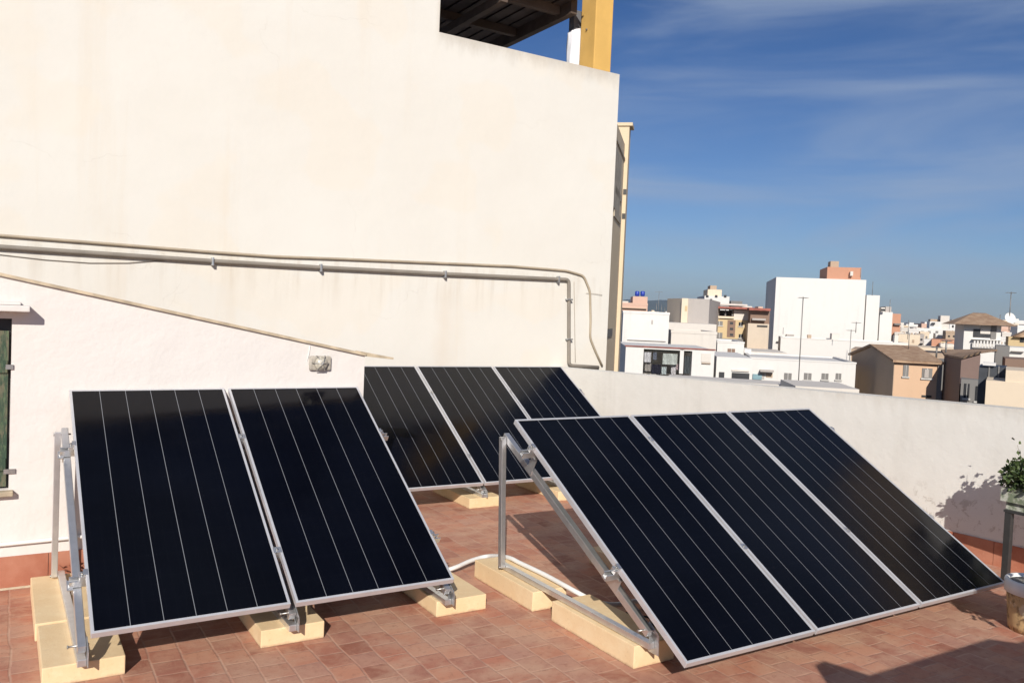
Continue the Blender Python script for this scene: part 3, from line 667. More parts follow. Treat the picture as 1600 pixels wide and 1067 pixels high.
#CITY
# ------------------------------------------------------------------ the town beyond the parapet
def wallmat(name, c, st=.25): return plaster(name, c, tuple(v * .62 for v in c), st, .12, 3., .12)
W_ = {
 'white': wallmat('town_white', (.68, .655, .62)), 'white2': wallmat('town_warm_white', (.64, .59, .53)), 'grey': wallmat('town_grey', (.42, .38, .35), .4),
 'beige': wallmat('town_beige', (.56, .47, .37), .4), 'ochre': wallmat('town_ochre', (.56, .43, .25), .3), 'peach': wallmat('town_peach', (.62, .42, .28), .3),
 'orange': wallmat('town_orange', (.50, .26, .17), .3), 'pink': wallmat('town_pink', (.60, .40, .31), .3), 'tan': wallmat('town_tan', (.44, .33, .24), .4), 'sand': wallmat('town_sand', (.70, .58, .44), .3),
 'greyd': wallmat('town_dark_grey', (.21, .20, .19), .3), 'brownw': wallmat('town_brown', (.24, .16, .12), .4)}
mt, n, b = newmat('town_roof_tiles'); p = pos(n)
wv = n.nodes.new('ShaderNodeTexWave'); wv.inputs['Scale'].default_value = 1.6; wv.inputs['Distortion'].default_value = 1.2; wv.bands_direction = 'DIAGONAL'; n.links.new(p, wv.inputs['Vector'])
c = mix(n, ramp(n, noise(n, p, 2.2, 6, .7), .35, .68), (.34, .21, .13), (.50, .35, .23)); c = mix(n, mth(n, 'MULTIPLY', wv.outputs['Fac'], .35), c, (.22, .13, .08))
n.links.new(c, b.inputs['Base Color']); b.inputs['Roughness'].default_value = .9; bump(n, b, wv.outputs['Fac'], .8, .08); M['roof'] = mt
M['aerial'] = plain('aerial_metal', (.22, .21, .20), .5, .4, .1, 3); M['railing'] = plain('town_railing', (.045, .05, .06), .6, 0, .2, 3); M['blue'] = plain('blue_plastic', (.02, .05, .35), .4, 0, .1, 2)
M['frame_w'] = plain('town_window_frame', (.5, .48, .45), .6, 0, .1, 2); M['redt'] = plain('red_tile_edge', (.30, .10, .075), .85, 0, .3, 2)

class Bld:
    def __init__(s, name, label, x0, x1, yt, D, depth, mat, ang=40, zb=-16, cat='building', group=None, parapet=.0, roofmat=None, wall=True, root=None):
        s.P0 = far(x0, yt, D); s.zt = s.P0.z; s.u = Vector((math.sin(rad(ang + 90)), math.cos(rad(ang + 90)), 0)); s.v = Vector((math.sin(rad(ang)), math.cos(rad(ang)), 0))
        s.w = (s.pt(x1, yt) - s.P0).dot(s.u); s.zb = zb; s.depth = depth; s.mat = mat
        A = Vector((s.P0.x, s.P0.y, zb)); s.A = A
        s.root = root or empty(name, A, label, cat, group)
        if wall:
            mb = MB(); mb.quadbox(A, s.u * s.w, s.v * depth, (0, 0, s.zt - zb)); s.wall = mb.build('wall', mat, s.root)
            if parapet:
                t = .25; B = A + Vector((0, 0, s.zt - zb + .002)); mb = MB()
                mb.quadbox(B - s.u * .03 - s.v * .03, s.u * (s.w + .06), s.v * t, (0, 0, parapet)); mb.quadbox(B + s.v * (depth - t), s.u * s.w, s.v * t, (0, 0, parapet))
                mb.quadbox(B + s.v * t, s.u * t, s.v * (depth - 2 * t), (0, 0, parapet)); mb.quadbox(B + s.v * t + s.u * (s.w - t), s.u * t, s.v * (depth - 2 * t), (0, 0, parapet)); mb.build('roof_parapet', mat, s.root)
    def pt(s, x, y, back=0.):
        d = ray(x, y); nrm = s.v; O = s.P0 + s.v * back; return CAM + d * ((O - CAM).dot(nrm) / d.dot(nrm))
    def rect(s, x0, x1, y0, y1, name, mat, out=.06, deep=.0, parent=None, frame=False):
        a, b_ = s.pt(x0, y0), s.pt(x1, y1); z0, z1 = min(a.z, b_.z), max(a.z, b_.z); o = Vector((a.x, a.y, z0)) - s.v * out; wd = (b_ - a).dot(s.u)
        mb = MB(); mb.quadbox(o, s.u * wd, s.v * (out + deep - .004), (0, 0, z1 - z0)); r = mb.build(name, mat, parent or s.root)
        if frame:
            mb = MB(); mb.quadbox(o + s.u * (wd * .46) - s.v * .02, s.u * wd * .08, s.v * .018, (0, 0, z1 - z0)); mb.quadbox(o - s.u * .06 - s.v * .05 - Vector((0, 0, .1)), s.u * (wd + .12), s.v * (.05 + out - .004), (0, 0, .095)); mb.build('window_frame', M['frame_w'], r)
        return r
    def block(s, x0, x1, yt, z0, back, depth, name, mat, parent=None):
        """box standing on this building: px span at its own front plane"""
        a, b_ = s.pt(x0, yt, back), s.pt(x1, yt, back); mb = MB(); mb.quadbox(Vector((a.x, a.y, z0)), s.u * (b_ - a).dot(s.u), s.v * depth, (0, 0, a.z - z0)); return mb.build(name, mat, parent or s.root)
    def windows(s, xs, ys, w_, h, mat=None, frame=True):
        for y in ys:
            for x in xs: s.rect(x - w_ / 2, x + w_ / 2, y - h / 2, y + h / 2, 'window', mat or M['glass_dark'], .05, frame=frame)
def antenna(x, y0, y1, D, label, arms=True, th=.03):
    th *= .6
    a = far(x, y0, D); z1 = far(x, y1, D).z; r = empty('antenna', (a.x, a.y, z1), label, 'antenna')
    mb = MB(); mb.tube([(a.x, a.y, z1), (a.x, a.y, a.z)], th, 6); mb.build('mast', M['aerial'], r)
    if arms:
        rt = Vector((RX.x, RX.y, 0)).normalized(); L_ = D * .0045; mb = MB(); c = Vector((a.x, a.y, a.z - .01 * D * .1))
        mb.bar(c - rt * L_, c + rt * L_, th * 1.3, th * 1.3)
        for k in range(-2, 3): mb.bar(c + rt * L_ * k * .45 - Vector((0, 0, .0)) - Vector((rt.y, -rt.x, 0)) * .25, c + rt * L_ * k * .45 + Vector((rt.y, -rt.x, 0)) * .25, th * .7, th * .7)
        mb.build('aerial', M['aerial'], r)
    return r

# near white roof ledges just past the parapet
Bld('rooftop_ledge', 'near white roof edge just above the parapet wall, right of the dark garage openings', 1243, 1343, 603, 30, 3, W_['white2'], cat='building')
Bld('rooftop_ledge', 'long low white roof edge below the laundry terrace with a tan shaded top', 1040, 1232, 590, 33, 2, W_['white2'], ang=47, cat='building')

# A: house with the laundry terrace
B_ = Bld('terrace_house', 'low white house with an open laundry terrace next to the ochre facade', 978, 1117, 541, 45, 7, W_['white'], ang=36, wall=False)
zt = B_.zt; zo0 = B_.pt(1005, 545).z - .0; zfl = B_.pt(1040, 590).z
xa = (B_.pt(1006, 545) - B_.P0).dot(B_.u); xb = (B_.pt(1082, 545) - B_.P0).dot(B_.u)
o = Vector((B_.P0.x, B_.P0.y, -16)); H = zt + 16
mb = MB(); mb.quadbox(o, B_.u * xa, B_.v * 7, (0, 0, H)); mb.quadbox(o + B_.u * xb, B_.u * (B_.w - xb), B_.v * 7, (0, 0, H)); mb.quadbox(o + B_.u * (xa + .001), B_.u * (xb - xa - .002), B_.v * 7, (0, 0, zfl + 16))
mb.quadbox(o + B_.u * (xa + .001) + Vector((0, 0, zo0 + 16)), B_.u * (xb - xa - .002), B_.v * 7, (0, 0, zt - zo0)); mb.quadbox(o + B_.u * (xa + .001) + B_.v * 4 + Vector((0, 0, zfl + 16.001)), B_.u * (xb - xa - .002), B_.v * .2, (0, 0, zo0 - zfl - .002))
mb.build('wall', W_['white'], B_.root)
mb = MB(); mb.quadbox(Vector((o.x, o.y, zt + .002)) - B_.v * .06 - B_.u * .05, B_.u * (B_.w + .1), B_.v * .35, (0, 0, .05)); mb.build('roof_edge', M['redt'], B_.root)
B_.rect(1063, 1067, 545, 584, 'post', W_['white'], .0, .15); B_.rect(1006, 1082, 545, 552, 'awning_valance', plain('grey_awning', (.13, .15, .14), .8), -.75, .8)
B_.rect(1096, 1110, 552, 566, 'shuttered_window', W_['white2'], .04); B_.rect(1096, 1110, 566.5, 568.5, 'window_sill', W_['tan'], .1)
Bf = B_
def hang(x0, x1, y0, y1, c, label, back=.8):
    a, b_ = Bf.pt(x0, y0, back), Bf.pt(x1, y1, back); mb = MB(); bm = mb.bm; nx = 6; rows = []
    for j in range(3):
        z = a.z + (b_.z - a.z) * j / 2; rows.append([bm.verts.new(Vector((a.x, a.y, 0)) + Bf.u * ((b_ - a).dot(Bf.u) * i / nx) + Bf.v * .05 * math.sin(i * 2.1 + j) + Vector((0, 0, z))) for i in range(nx + 1)])
    for A, B in zip(rows, rows[1:]):
        for i in range(nx): bm.faces.new((A[i], A[i + 1], B[i + 1], B[i]))
    r = bmesh.ops.solidify(bm, geom=bm.faces[:], thickness=.02)
    mb.build('hanging_laundry', plain('cloth_' + label[:6].strip(), c, .9, 0, .1, 3), label=label, cat='laundry', group='washing on the terrace of the white house')
for i_, (x0, x1, y0, y1, c, l) in enumerate(((1007, 1017, 550, 566, (.8, .79, .8), 'white sheet at the left end of the washing line'), (1021, 1026, 550, 562, (.3, .33, .4), 'slate blue garment second on the washing line'), (1036, 1058, 552, 570, (.62, .66, .62), 'wide pale green sheet in the middle of the washing'),
    (1062, 1065, 552, 574, (.36, .16, .12), 'narrow rust red towel beside the terrace post'), (1070, 1078, 556, 584, (.13, .15, .16), 'long dark grey cloth at the right end of the washing'), (1008, 1017, 567, 580, (.5, .47, .44), 'pale grey cloth low at the left of the terrace'),
    (1018, 1032, 569, 585, (.03, .03, .05), 'black clothes hanging low in the middle of the terrace'), (1034, 1041, 573, 585, (.6, .66, .66), 'pale blue cloth low beside the black clothes'), (1049, 1056, 572, 585, (.78, .76, .78), 'crumpled white cloth low on the rack'), (1057, 1065, 568, 578, (.62, .50, .52), 'dusty pink cloth low beside the post'))):
    hang(x0, x1, y0, y1, c, l, .06 + .05 * i_)

# B white box behind it, C low wall, D pink house with barrels
B_ = Bld('white_house', 'plain white box house directly behind the laundry terrace', 974, 1046, 489, 54, 9, W_['white'], ang=34, parapet=.15)
B_.rect(980, 1040, 531, 533, 'ledge', W_['grey'], .1)
B_.rect(1018, 1020, 500, 506, 'vent', W_['grey'], .05)
Bld('low_white_house', 'low off-white house between the white box house and the ochre flats', 1049, 1120, 520, 58, 6, W_['white2'], ang=36, parapet=.2)
B_ = Bld('pink_house', 'far pink rooftop house carrying two blue barrels', 966, 1012, 476, 110, 10, W_['pink'], ang=36, parapet=.3)
B_.rect(968, 982, 470, 474, 'roof_box', W_['white2'], -.5, 3); B_.block(989, 1012, 463, B_.zt - .1, .8, 5, 'stair_hut', W_['pink'])
B_.rect(966, 1010, 480, 483, 'roof_edge', W_['tan'], .4)
for i_, x in enumerate((995.5, 1004)):
    a = far(x, 463, 111.6); zz_ = far(x, 455, 111.6).z; mb = MB(); mb.lathe((a.x, a.y, a.z), [(.22, 0), (.3, .1), (.3, (zz_ - a.z) * .85), (.2, zz_ - a.z)], 12); mb.build('barrel', M['blue'], label=('left' if i_ == 0 else 'right') + ' one of two blue barrels on the pink roof hut', cat='barrel', group='blue barrels')
antenna(1030, 455, 500, 75, 'thin tv antenna between the pink house and the tan block')
for i_, x in enumerate((1026, 1034, 1039)): antenna(x, 474 + i_ * 3, 492, 70, ('leftmost', 'middle', 'rightmost')[i_] + ' of three small aerials above the white box house', False, .04)

# F tan corner building
B_ = Bld('tan_block', 'windowless greyish tan block rising behind the low white house', 1067, 1109, 466, 78, 12, W_['grey'], ang=50)
a = B_.P0; mb = MB(); e1 = far(1043, 466, 82); mb.prism([Vector((a.x, a.y, -16)) + B_.v * .01, Vector((e1.x, e1.y, -16)), Vector((e1.x, e1.y, a.z)), Vector((a.x, a.y, a.z)) + B_.v * .01], B_.v * 9); mb.build('left_wing', W_['beige'], B_.root)
B_.rect(1066, 1073, 466, 520, 'corner_strip', W_['sand'], .15); B_.rect(1071, 1074, 478, 486, 'vent', W_['ochre'], .2)
# G white tiered top and H ochre flats
B_ = Bld('ochre_flats', 'ochre apartment block with reddish roof edge and covered balconies', 1108, 1172, 498, 88, 10, W_['ochre'], ang=42)
zt = B_.zt
B_.windows((1124,), (505,), 10, 7, W_['greyd']); B_.windows((1157.5,), (506.5, 525), 6, 6); B_.rect(1137, 1148, 500, 527, 'stair_window', W_['brownw'], .04); B_.windows((1143,), (505, 514, 523), 5, 4, M['black'], False)
B_.windows((1124,), (524,), 9, 9, W_['greyd']); B_.rect(1118, 1160, 528, 534, 'balcony', W_['greyd'], .8)
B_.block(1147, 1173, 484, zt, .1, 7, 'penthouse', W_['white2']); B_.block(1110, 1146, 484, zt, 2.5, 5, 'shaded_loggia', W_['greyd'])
B_.rect(1108, 1147, 493, 498, 'terrace_rail', W_['sand'], .05, .1)
for x in (1111, 1122, 1133, 1144): B_.rect(x, x + 1.5, 484, 494, 'post', W_['greyd'], -.2, .35)
B_.rect(1106, 1176, 478, 484, 'roof_canopy', M['redt'], .8, 7); B_.rect(1112, 1170, 473, 478, 'roof_slab', W_['white2'], -1.5, 7)
B_ = Bld('beige_flats', 'grey beige flat block with a dark red terrace beside the ochre flats', 1169, 1202, 505, 86, 9, W_['beige'], ang=42)
B_.rect(1183, 1199, 508, 511, 'window', M['black'], .1); B_.block(1173, 1203, 485, B_.zt, .3, 6, 'covered_terrace', W_['brownw']); B_.rect(1170, 1203, 481, 486, 'roof_canopy', M['redt'], .5, 7); B_.rect(1175, 1196, 497, 501, 'parasol', W_['grey'], .3, 1)
B_ = Bld('white_penthouse', 'small white tiered rooftop house with dark windows above the ochre flats', 1101, 1140, 462, 112, 9, W_['white'], ang=38)
B_.block(1106, 1128, 452, B_.zt - .1, 1, 5, 'upper_tier', W_['sand']); B_.block(1110, 1120, 446, B_.zt + .5, 2, 3, 'chimney_block', W_['tan']); B_.windows((1105, 1119, 1133), (463,), 4, 4, M['black'], False); B_.windows((1111,), (470,), 3, 6, M['black'], False)
Bld('far_roof', 'low dark flat roof right of the white tiered penthouse', 1142, 1160, 470, 120, 8, W_['greyd'], ang=38)

# I, J, white houses in the middle
B_ = Bld('small_white_house', 'small white house with one square brown window below the ochre flats', 1121, 1163, 535, 62, 6, W_['white'], ang=40, parapet=.12)
B_.windows((1142.5,), (550,), 11, 11, W_['brownw'])
B_ = Bld('white_garage_house', 'bright white house with two black openings just above the parapet wall', 1120, 1176, 557, 46, 7, W_['white'], ang=40)
B_.rect(1123.5, 1131, 581, 597, 'dark_opening', M['black'], .05); B_.rect(1143.5, 1170, 582, 600, 'dark_opening', M['black'], .05); B_.rect(1143.5, 1170, 577, 581, 'rolled_shutter', W_['white2'], .1)
B_ = Bld('long_white_house', 'long white house with small barred windows below the big white block', 1172, 1338, 560, 57, 8, W_['white'], ang=44, parapet=.1)
B_.windows((1231, 1262), (588,), 11, 11, W_['greyd']); B_.windows((1289,), (588,), 10, 10, W_['greyd']); B_.windows((1310, ), (588,), 8, 10, W_['greyd'])
B_.rect(1187, 1208, 577, 581, 'awning', W_['grey'], .6); B_.rect(1188, 1194, 582, 592, 'window', W_['grey'], .03); B_.rect(1197, 1207, 583, 590, 'window', W_['tan'], .03)
B_.rect(1176, 1190, 584, 593, 'blue_tarp', plain('blue_tarp', (.2, .32, .36), .7), .1)
Bld('tan_shed', 'tan shed tucked at the left foot of the big white block', 1176, 1213, 547, 82, 5, W_['tan'], ang=40)
Bld('tiny_white_hut', 'tiny white hut beside the square brown window house', 1163, 1174, 545, 64, 3, W_['white'], ang=40)

# big white block with stepped right side and terracotta hut on the roof
B_ = Bld('big_white_block', 'big windowless white block with stepped right side, tallest thing on the skyline', 1213, 1354, 433, 100, 14, W_['white'], ang=44)
zt = B_.zt
B_.block(1354.3, 1375, 461, -16, .2, 12, 'side_step', W_['white']); B_.block(1375.3, 1395, 487, -16, .4, 11, 'side_step', W_['white'])
B_.block(1377, 1383, 480.5, B_.pt(1376, 487).z, 2, 3, 'roof_hut', W_['white2']); B_.rect(1376, 1382, 482.5, 486.5, 'dark_gap', M['black'], .3); B_.block(1384, 1393, 479, B_.pt(1376, 487).z, 3, 3, 'roof_hut', W_['grey'])
hut = B_.block(1293, 1346, 417, zt, .6, 6, 'roof_hut', W_['orange'])
B_.block(1298, 1311, 408, B_.pt(1300, 417).z - .05, 1.5, 2, 'chimney', W_['tan'], hut)
B_.rect(1329, 1333, 424, 431, 'vent', W_['white2'], -.5, .05)
B_.rect(1228, 1239, 522, 532, 'air_conditioner', W_['grey'], .8); B_.rect(1213, 1250, 533, 535, 'ledge', W_['grey'], .5)
B2 = Bld('lower_white_block', 'long low white block stretching in front of the foot of the big white block', 1220, 1420, 528, 88, 6, W_['white'], ang=47, parapet=.1)
antenna(1255, 464, 600, 45, 'tall slim tv mast in front of the big white block', True, .045)
a = antenna(1330, 515, 585, 60, 'mast with two dish aerials at the right part of the big white block', True, .04)
antenna(1338, 503, 520, 70, 'short box aerial above the dish mast', True, .05)
for i_, (x, y0, y1) in enumerate(((1224, 512, 522), (1278, 585, 602), (1300, 584, 602), (1364, 440, 462), (1391, 468, 488), (1420, 500, 530), (1345, 420, 434))): antenna(x, y0, y1, 80, ('short aerial on the left face of the big white block', 'thin dark aerial above the near white roof edge', 'second thin aerial above the near white roof edge, right of the first', 'aerial on the upper step of the big white block', 'aerial on the lower step of the big white block', 'aerial right of the big white block above the low roofs', 'thin aerial beside the terracotta roof hut')[i_], i_ in (1, 2), .04)

# right of the block
B_ = Bld('orange_tower_house', 'narrow orange house showing behind the lower step of the white block', 1394, 1408, 490, 125, 8, W_['orange'], ang=42); B_.rect(1396, 1406, 505, 508, 'balcony', W_['greyd'], .5)
Bld('sand_house', 'sand coloured house right of the big white block behind the gabled house', 1404, 1438, 522, 100, 8, W_['sand'], ang=56).windows((1427,), (533,), 3, 5, W_['tan'], False)
Bld('lit_ochre_block', 'orange ochre block below the far white houses', 1456, 1493, 530, 92, 8, W_['orange'], ang=58).windows((1475,), (536,), 10, 5, W_['ochre'], False)
Bld('white_strip_house', 'white sliver of a house left of the orange ochre block', 1444, 1456, 530, 95, 6, W_['white'], ang=58)
B_ = Bld('far_white_houses', 'white stepped houses on the skyline left of the tiled tower', 1432, 1494, 512, 140, 12, W_['white'], ang=55)
B_.block(1453, 1472, 502, B_.zt, .5, 8, 'upper_tier', W_['white']); B_.block(1470, 1484, 493, B_.zt, .6, 6, 'stair_tower', W_['white2']); B_.rect(1456, 1461, 504, 507, 'window', M['black'], -.4, .05)
B_.windows((1441, 1452, 1464, 1479, 1488), (519,), 4, 4, W_['greyd'], False); B_.windows((1446, 1478), (527,), 6, 3, W_['grey'], False); B_.block(1454, 1468, 498.5, B_.zt + .5, 1.5, 6, 'flat_roof', W_['tan'])
rnd = random.Random(11)
kinds = ['white', 'white2', 'sand', 'white', 'grey', 'pink', 'white', 'tan']
desc = {'white': 'white', 'white2': 'off-white', 'sand': 'sand coloured', 'grey': 'grey', 'pink': 'pink', 'tan': 'tan'}
spots = [(1010, 1044, 492, 170), (1395, 1412, 507, 170), (1408, 1420, 511, 190), (1416, 1434, 509, 210), (1424, 1446, 516, 160), (1440, 1458, 508, 240), (1484, 1500, 504, 220), (1560, 1580, 505, 180), (1574, 1604, 503, 200), (1140, 1175, 480, 190), (1172, 1206, 484, 210), (1590, 1640, 512, 150), (1398, 1408, 516, 130), (1560, 1578, 515, 120), (1040, 1052, 490, 150)]
for i_, (x0, x1, y, D) in enumerate(spots):
    k = kinds[i_ % 8]
    B_ = Bld('far_house', 'x', x0, x1, y, D, 10, W_[k], ang=rnd.uniform(34, 50), group='small far houses along the skyline', parapet=.4)
    B_.root['label'] = 'small far %s house on the skyline' % desc[k] + (' %s' % ['behind the white box house', 'right below the orange tower house', 'left of the sand house', 'above the sand house', 'above the gabled house roof', 'left of the white stair tower', 'touching the left eave of the tiled tower', 'just right of the tiled tower', 'at the right picture edge', 'behind the ochre flats', 'behind the red canopy terrace', 'cut by the right picture edge', 'under the orange balcony', 'beside the tower balustrade', 'left of the tan block'][i_])
    xm = (x0 + x1) / 2
    for q in (x0 + (x1 - x0) * .3, x0 + (x1 - x0) * .7): B_.rect(q - 1.3, q + 1.3, y + 4, y + 8, 'window', M['black'], .05)
    if x1 - x0 > 15: B_.block(xm - 4, xm + 3, y - 5, B_.zt, 2, 4, 'roof_hut', W_[kinds[(i_ + 3) % 8]])
rnd = random.Random(29)
words = ['off-white', 'cream', 'white', 'sand', 'pale grey', 'white', 'tan', 'off-white']; keys = ['white2', 'white2', 'white', 'sand', 'grey', 'white', 'tan', 'white2']
where = ['above the long wall of the white block', 'beside the lower step of the white block', 'over the sand house', 'over the orange ochre block', 'between the sand house and stair tower', 'below the far stair tower', 'against the shaded side of the tiled tower', 'behind the chimney pipes', 'behind the tower balustrade', 'between the tower and the small tiled house', 'over the cluttered dark roof', 'at the far right skyline', 'behind the tan corner block', 'behind the white tiered penthouse', 'left of the big white block', 'between barrels and tan block']
for i_, (x0, x1, y, D) in enumerate(((1398, 1412, 522, 118), (1408, 1422, 514, 150), (1420, 1436, 516, 135), (1438, 1452, 521, 120), (1430, 1444, 525, 112), (1462, 1478, 524, 118), (1478, 1496, 520, 110), (1470, 1490, 541, 88), (1500, 1520, 540, 98), (1566, 1580, 522, 110), (1560, 1576, 530, 95), (1582, 1600, 508, 170), (1060, 1076, 484, 180), (1128, 1146, 478, 180), (1186, 1202, 488, 170), (1014, 1026, 488, 210))):
    k = i_ % 8
    B_ = Bld('rooftop_house', 'small %s rooftop house %s' % (words[k], where[i_]), x0, x1, y, D, 7, W_[keys[k]], ang=56 if x0 > 1300 else 42, group='small rooftop houses packed along the skyline', parapet=.25)
    for q in (.28, .68):
        xx = x0 + (x1 - x0) * q; hh = rnd.uniform(2.5, 4.5); B_.rect(xx - rnd.uniform(1, 1.8), xx + rnd.uniform(1, 1.8), y + 4, y + 4 + hh, 'window', rnd.choice((M['black'], W_['greyd'], W_['tan'])), .05)
    B_.rect(x0 + 1, x1 - 1, y + 10.5, y + 11.5, 'balcony', W_['grey'], .5)
    xx = rnd.uniform(x0 + 2, x1 - 6); B_.block(xx, xx + rnd.uniform(3, 5), y - rnd.uniform(2.5, 5), B_.zt, 1.5, 2.5, 'roof_hut', W_[rnd.choice(keys)])
    xx = rnd.uniform(x0 + 2, x1 - 3); B_.block(xx, xx + 1.2, y - rnd.uniform(2, 4), B_.zt, 3, .5, 'chimney', W_['tan'])
# roofs lower down that close the gaps between the named houses
for i_, (x0, x1, y, D, k) in enumerate(((1395, 1500, 540, 84, 'sand'), (1100, 1230, 545, 76, 'white2'), (1480, 1640, 552, 82, 'tan'), (960, 1120, 500, 72, 'white2'), (1330, 1480, 545, 72, 'tan'))):
    Bld('middle_roof', ('low sand roof behind the gabled house', 'low off-white roof in the gap under the ochre flats', 'low tan roof under the tiled tower', 'off-white roof between the white box house and tan block', 'tan roof just behind the gabled house ridge')[i_], x0, x1, y, D, 8, W_[k], ang=42 + (x0 > 1300) * 14)

def clutter(b, items):
    for (x0, x1, yt, back, dep, nm, mt_) in items: b.block(x0, x1, yt, b.zt, back, dep, nm, mt_)
clutter(B2, [(1262, 1268, 523, 2, .8, 'chimney', W_['tan']), (1300, 1312, 521, 3, 2, 'roof_hut', W_['white2']), (1398, 1404, 524, 1.5, 1, 'chimney', W_['white2'])])
# gabled house
def gable(root, P, u, v, w, d, ze, zr, ov=.25):
    pass
G = Bld('gabled_house', 'peach house with gable end shaded by a darker colour and low tiled roof', 1398, 1467, 564, 55, 7, W_['peach'], ang=44, wall=False)
u, v, w_ = G.u, G.v, G.w
# the gable end runs back from the left front corner
gd = 9.5; A = Vector((G.P0.x, G.P0.y, -16)); ze = G.zt
lf = far(1332, 558, 62); ev = Vector((lf.x - A.x, lf.y - A.y, 0)); gd = ev.length; gv = ev.normalized()
mid = A + gv * gd * .5; zr = ze + .72
up = lambda P, z: Vector((P.x, P.y, z))
mb = MB(); mb.prism([up(A, -16), up(A + ev, -16), up(A + ev, ze), up(mid, zr), up(A, ze)], u * w_); mb.build('wall', W_['peach'], G.root)
mb = MB(); mb.prism([up(A, -15.9) - u * .03, up(A + ev, -15.9) - u * .03, up(A + ev, ze - .02) - u * .03, up(mid, zr - .02) - u * .03, up(A, ze - .02) - u * .03], u * .025); mb.build('gable_shade_sheet', W_['tan'], G.root)  # thin tan sheet puts the gable's shade into its colour
mb = MB(); ov = .3; s0 = up(A, ze) - gv * ov - Vector((0, 0, ov * 1 / (gd / 2))) - u * .2; dr = up(mid, zr) - up(A, ze); dr2 = up(mid, zr) - up(A + ev, ze)
mb.prism([s0 + Vector((0, 0, .02)), up(mid, zr + .02) - u * .2, up(mid, zr + .16) - u * .2, s0 + Vector((0, 0, .16))], u * (w_ + .4))
s1_ = up(A + ev, ze) + gv * ov - Vector((0, 0, ov / (gd / 2))) - u * .2
mb.prism([s1_ + Vector((0, 0, .02)), s1_ + Vector((0, 0, .16)), up(mid, zr + .16) - u * .2 + gv * .001, up(mid, zr + .02) - u * .2 + gv * .001], u * (w_ + .4)); mb.build('roof', M['roof'], G.root)
G.rect(1411.5, 1419, 570, 588, 'window', W_['greyd'], .05, frame=True); wn = G.rect(1441, 1456, 575, 591, 'window', W_['greyd'], .05, frame=True); G.rect(1444, 1450, 577, 590, 'shutter', W_['grey'], .12, parent=wn)
G.rect(1440, 1455, 617, 621, 'vent', M['dark_metal'], .05); G.rect(1465.5, 1468, 566, 630, 'downpipe', W_['greyd'], .12)
for i_, (x, y0, y1) in enumerate(((1464, 541, 560), (1479, 531, 560), (1421, 520, 545))): antenna(x, y0, y1, 58, ('stubby chimney pipe at the right end of the gabled roof', 'taller pale chimney pipe between the two tiled roofs', 'slim aerial behind the ridge of the gabled house')[i_], i_ != 2, .09 if i_ < 2 else .04)

# house right of the dark gap
H_ = Bld('brown_house', 'brown and pink house with reddish tiled roof and lower wall coloured dark for shade beyond the dark gap', 1502, 1541, 592, 50, 6, W_['greyd'], ang=60, wall=True)  # dark grey wall colour stands in for shade on this face
H_.rect(1507, 1514, 599, 622, 'window', M['black'], .05, frame=True); H_.rect(1525, 1534, 603, 627, 'window', M['black'], .05, frame=True)
a = far(1502, 562, 52); bq = far(1475, 563, 56); cq = far(1532, 557, 51)
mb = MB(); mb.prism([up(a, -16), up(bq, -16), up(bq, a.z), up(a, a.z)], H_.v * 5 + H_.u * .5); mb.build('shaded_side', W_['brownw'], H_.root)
mb = MB(); mb.prism([up(a, a.z - 1.3), up(cq, a.z - 1.3), up(cq, a.z + .35), up(a, a.z - .02)], H_.v * 4); mb.build('pink_gable', W_['pink'], H_.root)
d1 = far(1470, 549, 64); e1 = far(1558, 552, 60)
mb = MB(); mb.prism([up(bq, a.z + .02), up(a, a.z + .02), up(cq, a.z + .42), up(e1, far(1545, 548, 60).z), up(d1, far(1480, 549, 64).z)], (0, 0, .12)) ; mb.build('roof', M['roof'], H_.root)
Bld('gap_shade_wall', 'dark grey wall put in for the shade of the gap between the gabled and brown houses', 1464, 1480, 562, 66, 3, W_['greyd'], ang=58)  # dark grey wall added to paint the shade between the two houses

# tiled tower
T_ = Bld('tiled_tower', 'white tower with hipped tile roof, open loggia and white balustrade', 1507, 1565, 507, 72, 4.2, W_['white'], ang=51)
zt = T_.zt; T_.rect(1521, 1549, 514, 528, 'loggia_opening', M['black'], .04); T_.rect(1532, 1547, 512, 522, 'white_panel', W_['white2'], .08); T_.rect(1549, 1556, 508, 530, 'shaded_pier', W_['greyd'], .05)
A = Vector((T_.P0.x, T_.P0.y, zt)); u, v, w_ = T_.u, T_.v, T_.w; ov = .9; c0 = A - u * ov - v * ov; W2, D2 = w_ + 2 * ov, 4.2 + 2 * ov; hz = .95
mb = MB(); bm = mb.bm
q = [bm.verts.new(p_) for p_ in (c0, c0 + u * W2, c0 + u * W2 + v * D2, c0 + v * D2, c0 + u * W2 * .42 + v * D2 * .5 + Vector((0, 0, hz)), c0 + u * W2 * .62 + v * D2 * .5 + Vector((0, 0, hz)))]
for f_ in ((0, 1, 5, 4), (1, 2, 5), (2, 3, 4, 5), (3, 0, 4), (3, 2, 1, 0)): bm.faces.new([q[i] for i in f_])
bmesh.ops.translate(bm, verts=bm.verts, vec=(0, 0, .01)); mb.build('roof', M['roof'], T_.root)
bal = T_.rect(1518, 1564, 530, 532, 'balustrade', W_['white'], .5, .1)
for k in range(9): T_.rect(1520 + k * 5, 1522 + k * 5, 532.2, 542, 'baluster', W_['white'], .45, -.35, parent=bal)
T_.rect(1518, 1564, 542.2, 545, 'balcony_floor', W_['white'], .5, 0)
antenna(1580, 456, 505, 90, 'tall dark antenna right of the tiled tower', True, .07); antenna(1563, 492, 508, 90, 'short aerial beside the right eave of the tiled tower', False, .06)
a = far(1578, 497, 90); dsh = empty('satellite_dish', a, 'small white satellite dish right of the tiled tower', 'satellite dish')
